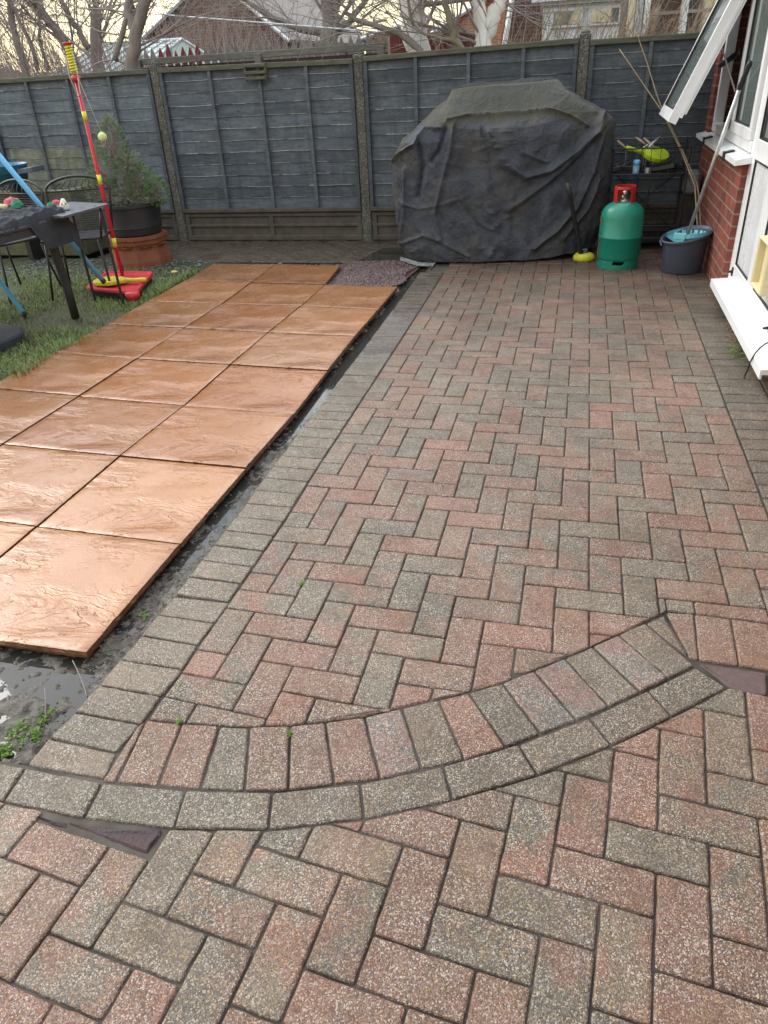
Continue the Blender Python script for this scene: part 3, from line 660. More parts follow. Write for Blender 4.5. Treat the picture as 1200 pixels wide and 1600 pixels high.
# ---- soldier course on the left, on the lawn side
LS = [((40,1195),(158,1217)),((75,1152),(177,1176)),((117,1112),(215,1131)),((155,1070),(247,1087)),((187,1030),(281,1046)),((220,992),(305,1008)),((247,960),(331,973)),((272,931),(355,941))]
LSw = [(gxy(a), gxy(b)) for a, b in LS]
for k in range(len(LSw) - 1):
    a, b = tone('grey'); ex = 0.009; r0_, r1_ = LSw[k][1], LSw[k + 1][1]; paver([LSw[k][0], (r0_[0] + ex, r0_[1] + .001), (r1_[0] + ex, r1_[1] + .001), LSw[k + 1][0]], a, b)
a, b = tone('red'); paver([gxy((100 + x / 2.4, 1000 + y / 2.4)) for x, y in ((138, 530), (191, 534), (308, 302), (272, 322))], a, b)
j0 = 3.30
while j0 < 48:
    A, B = warp(-1.96, j0), warp(-0.03, j0); C, D = warp(-0.03, j0 + 1.0), warp(-1.96, j0 + 1.0)
    a, b = tone('grey'); wet = j0 > 24 + rnd.uniform(-3, 3)
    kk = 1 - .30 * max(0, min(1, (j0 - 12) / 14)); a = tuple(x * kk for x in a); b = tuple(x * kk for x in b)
    if wet: kk = rnd.uniform(.85, 1.15); a = (0.150 * kk, 0.128 * kk, 0.120 * kk); b = (0.12, 0.105, 0.10)
    paver([A, B, C, D], a, b, mb=PW if wet else PB, z=0.001, fine=j0 < 22, gap=0.0022 if wet else 0.0018)
    j0 += 1.0
# ---- soldier course on the right, along the house
j0 = 5.6
while j0 < 60:
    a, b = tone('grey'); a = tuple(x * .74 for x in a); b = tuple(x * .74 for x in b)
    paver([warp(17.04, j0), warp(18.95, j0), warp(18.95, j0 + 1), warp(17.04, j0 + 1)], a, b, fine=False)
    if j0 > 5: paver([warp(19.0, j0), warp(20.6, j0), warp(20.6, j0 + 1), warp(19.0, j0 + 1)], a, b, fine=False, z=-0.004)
    j0 += 1.0
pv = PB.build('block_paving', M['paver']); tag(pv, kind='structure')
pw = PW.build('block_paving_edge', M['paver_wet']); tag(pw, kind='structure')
# bare mauve block by the end of the ring and the broken piece below it
mb = MB(); PBs = PB; paver(MVB, (1, 1, 1), (1, 1, 1), mb=mb); o = mb.build('paving_block', M['mauveblock']); tag(o, 'smooth bare mauve block beside the right end of the curved row', 'paving block')
def shard(name, pts, label, z=-0.0025):
    mb = MB(); P = [gxy(p, z) for p in pts]; 
    if area(P) < 0: P = P[::-1]
    n = len(P); I = inset(P, 0.004); mb.add([(x, y, -0.05) for x, y in P] + [(x, y, z - .004 + rnd.uniform(-.002, .002)) for x, y in P] + [(x, y, z + rnd.uniform(-.003, .003)) for x, y in I],
        [(k, (k + 1) % n, n + (k + 1) % n, n + k) for k in range(n)] + [(n + k, n + (k + 1) % n, 2 * n + (k + 1) % n, 2 * n + k) for k in range(n)] + [tuple(2 * n + k for k in range(n))])
    o = mb.build(name, M['brokenblock'], origin=(*P[0], 0)); tag(o, label, 'block piece', 'broken block pieces below the curved row')
shard('broken_block', [(108,1285),(140,1289),(170,1293),(205,1296),(251,1296),(250,1303),(244,1312),(236,1320),(229,1331),(190,1318),(150,1303)], 'dark wet triangular broken block with a red end below the curved row')
shard('broken_block', [(58,1276),(80,1280),(104,1284),(102,1291),(80,1286)], 'small dark red sliver of block left of the larger broken piece')
# ---- bedding sand in the joints
def poly_sheet(name, poly, z, mat, step=0.05, h=None):
    xs = [p[0] for p in poly]; ys = [p[1] for p in poly]; mb = MB(); bm = bmesh.new()
    vs = [bm.verts.new((x, y, z)) for x, y in poly]; bm.faces.new(vs); bmesh.ops.triangulate(bm, faces=bm.faces[:])
    me = bpy.data.meshes.new(name); bm.to_mesh(me); bm.free(); me.materials.append(mat); o = bpy.data.objects.new(name, me); COL.objects.link(o); tag(o, kind='structure'); return o
def inside(p, poly):
    c_ = False
    for k in range(len(poly)):
        a, b = poly[k - 1], poly[k]
        if (a[1] > p[1]) != (b[1] > p[1]) and p[0] < (b[0] - a[0]) * (p[1] - a[1]) / (b[1] - a[1]) + a[0]: c_ = not c_
    return c_
SP_ = [(-0.17, 0.25), (-0.17, 5.0), (-0.30, 5.1), (-0.30, 6.2), (2.08, 6.2), (2.08, -1.4), (-1.4, -1.4), (-1.4, -0.30), Jtw[0], (-0.2, -0.2)]
mb = MB(); st_ = 0.016; ix = {}; vs = []; fs = []
nx_, ny_ = int(3.5 / st_), int(7.6 / st_)
def sv_(i, j):
    if (i, j) not in ix:
        x, y = -1.4 + i * st_, -1.4 + j * st_
        h = noise.fractal(Vector((x * 5, y * 5, 3)), .8, 2, 4) * 0.0035 + noise.noise(Vector((x * 40, y * 40, 1))) * 0.0015
        ix[(i, j)] = len(vs); vs.append((x, y, -0.0068 + h * 1.15))
    return ix[(i, j)]
for j in range(ny_):
    for i in range(nx_):
        if inside((-1.4 + (i + .5) * st_, -1.4 + (j + .5) * st_), SP_): fs.append((sv_(i, j), sv_(i + 1, j), sv_(i + 1, j + 1), sv_(i, j + 1)))
mb.smooth = True; mb.add(vs, fs); tag(mb.build('bedding_sand', M['sand']), kind='structure')
# far strip of old paving in front of the fence, laid at 45 degrees
PF = MB(); cs = math.sqrt(0.5) * 0.1
for a_ in range(-60, 60):
    for m in range(-16, 17):
        for kind in (0, 1):
            i0, j0_, i1, j1_ = (a_, a_ + 4 * m, a_ + 2, a_ + 1 + 4 * m) if kind == 0 else (a_, a_ + 1 + 4 * m, a_ + 1, a_ + 3 + 4 * m)
            q = [(-1.7 + (i - j) * cs, 5.5 + (i + j) * cs) for i, j in ((i0, j0_), (i1, j0_), (i1, j1_), (i0, j1_))]
            cx = sum(p[0] for p in q) / 4; cy = sum(p[1] for p in q) / 4
            if not (-3.6 < cx < -0.2 and 5.05 < cy < 6.1): continue
            q = clip(q, (0, 5.12 + 0.0 * cx), (0, 1)); q = clip(q, (-0.32, 0), (-1, 0)) if len(q) > 2 else q
            if len(q) < 3: continue
            k = rnd.uniform(0.40, 0.62); a = (0.20 * k, 0.165 * k, 0.15 * k); paver(q, a, a, z=-0.012, mb=PF, fine=False)
o = PF.build('path', M['paver_wet']); tag(o, kind='structure')
poly_sheet('path_bed', [(-3.6, 5.1), (-0.31, 5.1), (-0.31, 6.2), (-3.6, 6.2)], -0.020, M['soil'])

# ---- mud bed, puddles, lawn
def mudh(x, y):
    n = noise.fractal(Vector((x * 6, y * 6, 1.3)), 0.8, 2.1, 6) * 0.011 + noise.fractal(Vector((x * 26, y * 26, 7)), 0.8, 2.0, 5) * 0.008
    lump = max(0, noise.fractal(Vector((x * 34, y * 34, 2)), 0.9, 2.0, 4) - .05) * 0.018
    edge = math.exp(-((x + 0.205) / 0.03) ** 2) * 0.012 * (1 + .8 * noise.noise(Vector((0, y * 5, 2)))) if y > -0.1 else 0
    ch = -0.020 * math.exp(-((x + 0.270) / 0.045) ** 2) * max(0, min(1, (y - 1.55) / .25))
    return n + edge + lump + ch
plane('mud', M['mud'], -1.9, -0.62, -0.14, 5.2, -0.0350, 260, 700, mudh)
def puddle(name, poly, z):
    o = poly_sheet(name, poly, z, M['water']); return o
puddle('puddle', [(-1.9, -0.6), (-0.33, -0.45), (-0.2, 0.0), (-0.16, 0.3), (-0.16, 4.6), (-0.45, 4.6), (-0.45, 0.2), (-1.9, 0.3)], -0.034)
puddle('puddle', [(-0.9, 5.15), (-0.30, 5.15), (0.05, 5.3), (0.0, 5.75), (-0.8, 5.7)], -0.009)
def lawnh(x, y): return noise.fractal(Vector((x * 2, y * 2, 0)), 0.8, 2, 5) * 0.015 + noise.noise(Vector((x * 18, y * 18, 0))) * 0.006
LX = -2.12
mb = MB(); vs = []; fs = []; nx, ny = 90, 110
for j in range(ny + 1):
    for i in range(nx + 1):
        y = 0.8 + 4.4 * j / ny; xr = LX + 0.06 * noise.noise(Vector((y * 3, 0, 4))) + 0.025 * noise.noise(Vector((y * 14, 0, 2))) - 0.20 * max(0, min(1, (y - 3.0) / 1.2)) * 0.55
        x = -7.0 + (xr + 7.0) * (i / nx) ** 0.6; vs.append((x, y, -0.008 + lawnh(x, y) - (0.04 if i == nx else 0)))
for j in range(ny):
    for i in range(nx): a = j * (nx + 1) + i; fs.append((a, a + 1, a + nx + 2, a + nx + 1))
mb.smooth = True; mb.add(vs, fs); tag(mb.build('lawn', M['lawn']), kind='structure')
def lawn_edge(y): return LX + 0.06 * noise.noise(Vector((y * 3, 0, 4))) + 0.025 * noise.noise(Vector((y * 14, 0, 2))) - 0.11 * max(0, min(1, (y - 3.0) / 1.2))
gb = MB(); r2 = random.Random(5)
for k in range(60000):
    y = 0.9 + 4.0 * r2.random() ** 1.0; x = lawn_edge(y) + 0.03 - 2.6 * r2.random() ** 1.35
    if x < -4.4: continue
    bare = noise.noise(Vector((x * 1.7, y * 1.7, 9)))
    if y > 4.2 and r2.random() < (y - 4.2) * 1.6: continue
    if bare > 0.14 and r2.random() < min(.9, bare * 2.6): continue
    h = r2.uniform(0.012, 0.036) * (1 + .7 * max(0, noise.noise(Vector((x * 6, y * 6, 2))))) * (1.35 if x > lawn_edge(y) - 0.10 else 1); a = r2.uniform(0, 2 * PI); ln = r2.uniform(0.3, 1.3) * h; wd_ = r2.uniform(0.0013, 0.0026)
    z = lawnh(x, y) - 0.008; dx, dy = math.cos(a), math.sin(a)
    kk = r2.random(); gb.cur = (1, 1, 1)
    gb.mi = 0 if kk < 0.72 else 1
    gb.add([(x - dy * wd_, y + dx * wd_, z), (x + dy * wd_, y - dx * wd_, z), (x + dx * ln * .5 + dy * wd_ * .7, y + dy * ln * .5 - dx * wd_ * .7, z + h * .7), (x + dx * ln * .5 - dy * wd_ * .7, y + dy * ln * .5 + dx * wd_ * .7, z + h * .7), (x + dx * ln, y + dy * ln, z + h)], [(0, 1, 2, 3), (3, 2, 4)])
M['grass2'] = pm('yellowed_grass', (0.19, 0.185, 0.075), (0.13, 0.12, 0.05), 5, 0.7, 0.1, 0.001)
tag(gb.build('grass', [M['grass'], M['grass2']]), kind='stuff')
# stones and scraps at the back edge of the lawn
sb = MB(); r2 = random.Random(11)
def pebble(mb, x, y, z, r, rg):
    vs = []; pts = [(1, 0, 0), (-1, 0, 0), (0, 1, 0), (0, -1, 0), (0, 0, 1), (0, 0, -1)]
    for p in pts: k = r * rg.uniform(0.6, 1.25); vs.append((x + p[0] * k, y + p[1] * k * .8, z + p[2] * k * .45))
    mb.add(vs, [(0, 2, 4), (2, 1, 4), (1, 3, 4), (3, 0, 4), (2, 0, 5), (1, 2, 5), (3, 1, 5), (0, 3, 5)])
for k in range(700): y = r2.uniform(4.35, 5.1); x = r2.uniform(-4.2, -2.3); pebble(sb, x, y, lawnh(x, y), r2.uniform(0.005, 0.02), r2)
tag(sb.build('rubble', M['speckled']), kind='stuff')
M['grit'] = pm('wet_grit', (0.16, 0.14, 0.115), (0.05, 0.042, 0.035), 90, .4, .4, .002)
gr_ = MB(); r2 = random.Random(19)
for k in range(2600):
    y = r2.uniform(-.35, 4.4) if k % 3 else r2.uniform(-.3, .9); x = r2.uniform(-.34, -.19) if (y > 0 or k % 2) else r2.uniform(-.8, -.2)
    if x > -.21 and y < .05: continue
    pebble(gr_, x, y, -0.034 + mudh(x, y) + .002, r2.uniform(0.0015, 0.006), r2)
tag(gr_.build('grit', M['grit']), kind='stuff')
gv = MB(); r2 = random.Random(3)
for k in range(5200):
    x = r2.uniform(-0.93, -0.30); y = r2.uniform(4.25, 5.14)
    if x > -0.33 + 0.03 * math.sin(y * 9) - max(0, 4.5 - y) * 0.3: continue
    gv.mi = 1 if r2.random() < .4 else 0
    pebble(gv, x, y, -0.012 + r2.uniform(-.004, .006) + 0.010 * noise.noise(Vector((x * 4, y * 4, 0))), r2.uniform(0.006, 0.017), r2)
tag(gv.build('slate_chippings', [M['slatechip'], M['chip2']]), kind='stuff')
poly_sheet('chippings_bed', [(-1.0, 4.2), (-0.36, 4.2), (-0.28, 5.12), (-1.0, 5.12)], -0.016, M['slatechip'])

# ---- sandstone slabs, each surveyed by its corners
S = {}
for j, xy in enumerate([(255,1195),(530,877),(722,657),(862,500),(960,373),(1040,272),(1108,195),(1165,127)]): S[(0, j)] = xy
for j, xy in enumerate([(108,828),(350,622),(540,475),(675,355),(785,262),(885,182),(955,120)]): S[(-1, j + 1)] = xy
for j, xy in enumerate([(5,588),(230,448),(400,338),(540,247),(650,177),(735,115),(808,60)]): S[(-2, j + 2)] = xy
for j, xy in enumerate([(312,238),(430,170),(545,107),(625,58)]): S[(-3, j + 5)] = xy
SZ = 0.014
Sw = {k: Vector(gxy((v[0] / 1.875, 380 + v[1] / 1.875), SZ)) for k, v in S.items()}
ka = np.array([[1, i, j, 0, 0, 0] for i, j in Sw] + [[0, 0, 0, 1, i, j] for i, j in Sw], float); kb = np.array([v.x for v in Sw.values()] + [v.y for v in Sw.values()])
kc = np.linalg.lstsq(ka, kb, rcond=None)[0]
def SP(i, j):
    q = Vector((kc[0] + kc[1] * i + kc[2] * j, kc[3] + kc[4] * i + kc[5] * j))
    if (i, j) in Sw: return q.lerp(Sw[(i, j)], 0.85)
    return q
S8 = Sw[(-1, 7)] + (Sw[(-1, 7)] - Sw[(-1, 6)]) * 0.97
def SPT(i, j):
    if (i, j) == (-1, 8): return Vector(gxy((533, 415), SZ))
    if (i, j) == (-2, 8): return Sw[(-2, 8)]
    return SP(i, j)
STN = [(0.37, 0.160, 0.056), (0.39, 0.184, 0.076), (0.33, 0.134, 0.043), (0.40, 0.195, 0.086), (0.345, 0.145, 0.050), (0.38, 0.168, 0.062)]
rs = random.Random(21)
cname = {0: 'column beside the puddle', 1: 'middle column', 2: 'column beside the lawn'}
ordn = ['front', 'second', 'third', 'fourth', 'fifth', 'sixth', 'seventh', 'eighth']
def slab(c, j):
    P = [SPT(-c, j), SPT(-c, j + 1), SPT(-c - 1, j + 1), SPT(-c - 1, j)]          # right-near, right-far, left-far, left-near
    ctr = sum(P, Vector((0, 0))) / 4
    mb = MB(); n = 34; tot = n + 1; col = rs.choice(STN); k = rs.uniform(.84, 1.10)
    k *= 1.06 - 0.030 * j - 0.02 * c  # sheen of the near slabs put into the colour: darker with distance
    mb.cur = tuple(x * k for x in col); tz = rs.gauss(0, 0.0015); off = rs.uniform(0, 50); ang = rs.uniform(-.5, .5)
    g = 0.0045
    def pt(u, v): u = g / .6 + u * (1 - 2 * g / .6); v = g / .6 + v * (1 - 2 * g / .6); a = P[3].lerp(P[0], u); b = P[2].lerp(P[1], u); return a.lerp(b, v)
    def H(p, u, v):
        x = p.x * math.cos(ang) - p.y * math.sin(ang); y = p.x * math.sin(ang) + p.y * math.cos(ang)
        r = noise.fractal(Vector((x * 2.2 + off, y * 5.5, off)), 0.75, 2.1, 6)
        st = math.floor(r * 3.2) / 3.2
        ed = min(1, min(u, v, 1 - u, 1 - v) / .12); h = 0.0018 * (0.4 * r + 0.6 * st) * (.15 + .85 * ed) + 0.0003 * noise.noise(Vector((x * 40, y * 60, off)))
        e = min(u, v, 1 - u, 1 - v)
        return SZ + tz + h - (0.0016 if e < 0.001 else 0)
    vs = []
    for a in range(tot):
        for b in range(tot):
            u, v = a / n, b / n; u = u if 0 < a < n else (u + rs.gauss(0, .0007)); v = v if 0 < b < n else (v + rs.gauss(0, .0007))
            if 1 == a or a == n - 1: u = 0.006 if a == 1 else 0.994
            if 1 == b or b == n - 1: v = 0.006 if b == 1 else 0.994
            p = pt(u, v); vs.append((p.x, p.y, H(p, u, v)))
    fs = [(a * tot + b, (a + 1) * tot + b, (a + 1) * tot + b + 1, a * tot + b + 1) for a in range(n) for b in range(n)]
    per = [(a, 0) for a in range(n)] + [(n, b) for b in range(n)] + [(a, n) for a in range(n, 0, -1)] + [(0, b) for b in range(n, 0, -1)]
    m = len(per); side = []
    for zz, e, sg in ((None, 0, 0), (SZ - 0.008, -.001, .001), (SZ - 0.017, .0005, .0012), (SZ - 0.029, -0.003, .0008)):
        for a, b in per:
            q = vs[a * tot + b]; d = Vector((q[0], q[1])) - ctr; d.normalize(); e2 = e + (rs.gauss(0, sg) if sg else 0); side.append((q[0] + d.x * e2, q[1] + d.y * e2, q[2] if zz is None else zz + rs.gauss(0, .0008)))
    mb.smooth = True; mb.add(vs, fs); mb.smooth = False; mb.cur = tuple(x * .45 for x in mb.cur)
    mb.add(side, [(l * m + q, (l + 1) * m + q, (l + 1) * m + (q + 1) % m, l * m + (q + 1) % m) for l in range(3) for q in range(m)])
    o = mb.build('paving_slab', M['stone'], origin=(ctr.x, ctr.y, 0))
    j0 = j if c < 2 else j
    row = ordn[j]
    lab = 'wet sandstone slab, %s row, %s' % (row, cname[c])
    if (c, j) == (0, 0): lab = 'wet sandstone slab at the nearest corner, beside the mud and puddle'
    tag(o, lab, 'paving slab', 'sandstone slabs laid in three columns'); return o
for c, j0, j1 in ((0, 0, 7), (1, 0, 8), (2, 1, 8)):
    for j in range(j0, j1): slab(c, j)
plane('slab_bed', M['soil'], -2.2, 0.10, -0.42, 4.7, -0.024, 40, 80, lambda x, y: 0.003 * noise.noise(Vector((x * 9, y * 9, 0))))
# moss along the edges and small weeds in the joints
def mossclump(name, cx, cy, sx, sy, n, label, seed, hh=0.02, z0=-0.03, mat='moss'):
    mb = MB(); r = random.Random(seed)
    for k in range(n):
        x = cx + r.gauss(0, sx); y = cy + r.gauss(0, sy); z = z0 + abs(r.gauss(0, hh)); s = r.uniform(0.003, 0.007); a = r.uniform(0, 6.28); t = r.uniform(-.5, .5)
        mb.add([(x + s * math.cos(a + q * PI / 2) * (1 if q % 2 else .6), y + s * math.sin(a + q * PI / 2) * (1 if q % 2 else .6), z + s * t * (1 if q < 2 else -1)) for q in range(4)], [(0, 1, 2, 3)])
    o = mb.build(name, M[mat], origin=(cx, cy, 0)); tag(o, kind='stuff'); return o
c1 = gxy((48, 1150), -.02); c0 = gxy((12, 1172), -.02)
mossclump('moss', c1[0], c1[1], 0.010, 0.015, 300, '', 1, 0.005); mossclump('moss', c0[0] - .02, c0[1], 0.013, 0.009, 260, '', 2, 0.005)
for p, n_, s_ in (((30, 1140), 120, .014), ((70, 1122), 80, .010), ((228, 962), 50, .006)):
    q = gxy(p, -.03); mossclump('moss', q[0], q[1], s_, s_ * 1.6, n_, '', int(p[0]), 0.006)
for p, lb in (((453, 1148), 'small green weed sprouting in the dark gap of the header row'), ((472, 912), 'tiny weed in a joint of the herringbone blocks'), ((280, 1127), 'tiny weed at the left end of the curved row')):
    q = gxy(p); o = mossclump('weed', q[0], q[1], 0.004, 0.006, 40, '', int(p[0]), 0.004, -0.004); del o['kind']; tag(o, lb, 'weed')
q = gxy((273, 428)); mb = MB(); mb.lathe([(0, 0.0), (0.022, 0.003), (0.03, 0.014), (0.018, 0.022), (0, 0.018)], (q[0], q[1], 0.005), 7); tag(mb.build('fallen_flower', M['leafy'], origin=(q[0], q[1], 0)), 'small pale yellow flower head on the grass near the terracotta pot', 'flower')
for k, (a, b) in enumerate((((118, 1045), (135, 1085)), ((75, 1088), (70, 1120)))):
    A, B = gxy(a, -.02), gxy(b, -.02); mb = MB(); mb.tube([(A[0], A[1], 0.012), ((A[0] + B[0]) / 2 + .004, (A[1] + B[1]) / 2, 0.0), (B[0], B[1], -.024)], 0.0014, 5)
    tag(mb.build('twig', M['bark2'], origin=(A[0], A[1], 0)), ['thin dark twig in the puddle nearer the slab corner', 'thin dark twig in the puddle nearer the bright moss'][k], 'twig')
# ================================================================== FENCE
FY = 6.08
def fx(uv): q = at(uv, 1, FY); return q.x, q.z
posts = [fx((240, 96)), fx((560, 84)), fx((915, 51))]
dx_ = posts[1][0] - posts[0][0]
posts = [(posts[0][0] - 1.98 * 2, posts[0][1] - .08), (posts[0][0] - 1.98, posts[0][1] - .06)] + posts
fence = empty('garden_fence', (0, FY, 0), 'slate blue overlap panel fence with concrete posts across the back', 'fence')
def speck(mb, x, z1, front=FY - 0.035):
    mb.cbox((x, front + 0.05, (z1 - 0.12) / 2 - 0.0), (0.095, 0.10, z1 + 0.12), ch=0.012)
    return mb
for k, (x, z) in enumerate(posts):
    mb = MB(); speck(mb, x, z); mb.cbox((x, FY + 0.02, z + 0.006), (0.075, 0.075, 0.02), ch=0.009); mb.build('post', M['concrete'], fence)
bays = []
edges = posts + [(1.945 + 0.05, 1.6)]
tops = [((0, 0), (0, 0))]
def topz(a, b): return fx(a)[1], fx(b)[1]
tz = [(1.50, 1.50), topz((5, 124), (228, 108)), topz((262, 106), (550, 92)), topz((578, 88), (900, 60)), topz((933, 62), (1088, 51))]
tz[0] = (tz[1][0] - .02, tz[1][0] - .02)
battens = {1: [fx((43, 128))[0], fx((107, 124))[0], fx((172, 120))[0]], 2: [fx((328, 108))[0], fx((405, 104))[0], fx((479, 101))[0]],
           3: [fx((650, 87))[0], fx((733, 79))[0], fx((819, 71))[0]], 4: [fx((1018, 66))[0]]}
battens[0] = [edges[0][0] + .5, edges[0][0] + 1.0, edges[0][0] + 1.5]
rf = random.Random(4)
PAINT = (0.092, 0.108, 0.126)
for k in range(5):
    xa, xb = edges[k][0] + 0.048, edges[k + 1][0] - 0.048; za, zb = tz[k]
    if k == 4: xb = 1.995
    z0 = 0.29
    mb = MB(); rows = 12
    for r in range(rows):
        lo = z0 + (min(za, zb) - z0) * r / rows; hi = z0 + (min(za, zb) - z0) * (r + 1) / rows + 0.02
        if r == rows - 1: hi = None
        kk = rf.uniform(0.72, 1.25); off = rf.uniform(0, 99); segs = 44; vs = []
        amp = 0.006
        for s in range(segs + 1):
            u = s / segs; x = xa + (xb - xa) * u; wv = amp * noise.fractal(Vector((x * 3 + off, off, 0)), 0.8, 2, 3); t = hi if hi else za + (zb - za) * u - 0.01
            y1 = FY - 0.004 + 0.004 * noise.noise(Vector((x * 2, off, 1))); y0 = y1 - 0.0065
            vs += [(x, y0 + 0.006, lo + wv), (x, y0, lo + wv + 0.0015), (x, y0 + 0.0012, lo + wv + 0.007), (x, y1 + 0.002, t)]
        for s in range(segs):
            a = s * 4; x = xa + (xb - xa) * s / segs
            for q in range(3):
                c = PAINT; m_ = kk
                if q == 1: e_ = noise.noise(Vector((x * 5 + off, 3, off))); c = (0.27, 0.28, 0.28) if e_ > -0.05 else PAINT
                if k == 1 and edges[1][0] + .12 < x < edges[1][0] + 0.93 + 0.1 * (r % 3) and lo < 0.90 - 0.04 * (r % 2): c = (0.19, 0.20, 0.155); m_ = rf.uniform(.85, 1.1)
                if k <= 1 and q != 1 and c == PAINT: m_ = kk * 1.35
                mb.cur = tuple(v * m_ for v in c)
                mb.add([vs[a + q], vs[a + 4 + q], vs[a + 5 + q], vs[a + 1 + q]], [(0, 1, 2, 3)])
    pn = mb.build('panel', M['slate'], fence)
    mb = MB(); mb.cur = tuple(v * 1.05 for v in PAINT)
    mb.box((xa, FY + 0.004, z0), (xb, FY + 0.02, min(za, zb) - .03)); mb.build('backing', M['slate'], pn)
    for bx in battens[k]:
        if bx > xb - .05: continue
        u = (bx - xa) / (xb - xa); zt = za + (zb - za) * u - 0.035
        mb = MB(); mb.cur = tuple(v * 1.12 for v in PAINT); mb.cbox((bx, FY - 0.034, (zt + z0) / 2), (0.032, 0.020, zt - z0), ch=0.003); mb.build('batten', M['slate'], pn)
    for xs in (xa + 0.018, xb - 0.018):
        zt = (za if xs < (xa + xb) / 2 else zb) - 0.035
        mb = MB(); mb.cur = tuple(v * .8 for v in PAINT); mb.cbox((xs, FY - 0.030, (zt + z0) / 2), (0.034, 0.028, zt - z0), ch=0.003); mb.build('edge_batten', M['slate'], pn)
    ang = math.atan2(zb - za, xb - xa)
    mb = MB(); mb.cbox(((xa + xb) / 2, FY - 0.026, (za + zb) / 2 - 0.018), (xb - xa, 0.050, 0.042), rot=(0, -ang, 0), ch=0.004); mb.build('cap_rail', M['cap'], pn)
    mb = MB(); mb.cbox(((xa + xb) / 2, FY - 0.022, z0 - 0.008), (xb - xa, 0.045, 0.036), ch=0.004); mb.build('bottom_rail', M['gravelboard'], pn)
    g = MB(); g.box((xa - .01, FY - 0.005, -0.12), (xb + .01, FY + 0.03, z0 - 0.03))
    for zz, hh in ((0.235, 0.035), (0.135, 0.030), (0.015, 0.05)): g.cbox(((xa + xb) / 2, FY - 0.012, zz), (xb - xa, 0.022, hh), ch=0.006)
    for q in range(3): g.cbox((xa + 0.03 + (xb - xa - .06) * q / 2, FY - 0.012, 0.12), (0.05, 0.020, 0.24), ch=0.006)
    g.build('gravel_board', M['gravelboard'], fence)
# slatted bracket hung on the fence
bx, bz = fx((403, 113)); br = empty('wall_bracket', (bx, FY - .05, bz), 'small slatted timber bracket screwed to the fence top', 'bracket')
for dz in (0.055, 0.0, -0.045): mb = MB(); mb.cbox((bx, FY - 0.075, bz + dz), (0.21 - (0.02 if dz < 0 else 0), 0.018, 0.026), ch=0.003); mb.build('slat', M['cap'], br)
for s in (-1, 1): mb = MB(); mb.cbox((bx + s * 0.098, FY - 0.058, bz + 0.005), (0.018, 0.026, 0.145), rot=(0, s * 0.06, 0), ch=0.003); mb.build('side', M['cap'], br)

# low sleeper wall behind the table
sw = empty('sleeper_wall', (-4.0, 5.3, 0), 'low mossy sleeper wall beside the left fence panel', 'wall')
for z in (0.0, 0.20, 0.40):
    mb = MB(); mb.cbox((-5.1, 5.30 + .004 * (z > .1), z + .10), (2.76, 0.10, 0.196), ch=0.008); mb.build('sleeper', M['sleeper'], sw)
mb = MB(); mb.cbox((-3.76, 5.62, 0.30), (0.10, 0.66, 0.60), ch=0.008); mb.build('end_board', M['sleeper'], sw)
plane('raised_bed', M['soil'], -6.5, 5.34, -3.8, 6.0, 0.50, 20, 8, lambda x, y: 0.02 * noise.noise(Vector((x * 8, y * 8, 0))))
bp = at((20, 278), 1, 5.15); mb = MB(); mb.cbox((bp.x - 0.5, 5.12, bp.z - 0.005), (1.55, 0.22, 0.045), rot=(0, -0.10, 0.10), ch=0.005)
t = empty('bench', (bp.x - .5, 5.12, 0), 'grey plank bench behind the table at the left edge', 'bench'); mb.build('seat', M['tabletop'], t)
for s in (-.6, .55): mb = MB(); mb.cbox((bp.x - 0.5 + s, 5.12, bp.z / 2 - .02), (0.05, 0.18, bp.z - .03)); mb.build('leg', M['blackmetal'], t)
q = at((4, 278), 1, 5.0); mb = MB(); mb.smooth = True; mb.lathe([(0.0, 0), (0.16, 0), (0.19, 0.14), (0.20, 0.15), (0.205, 0.16), (0.19, 0.16), (0.17, 0.03), (0, 0.02)], (q.x - .05, 5.14, q.z - 0.06 + 0.0), 28)
tag(mb.build('tub', M['blueplastic'], origin=(q.x - .05, 5.14, q.z - .06)), 'blue plastic tub on the grey bench at the left edge', 'tub')

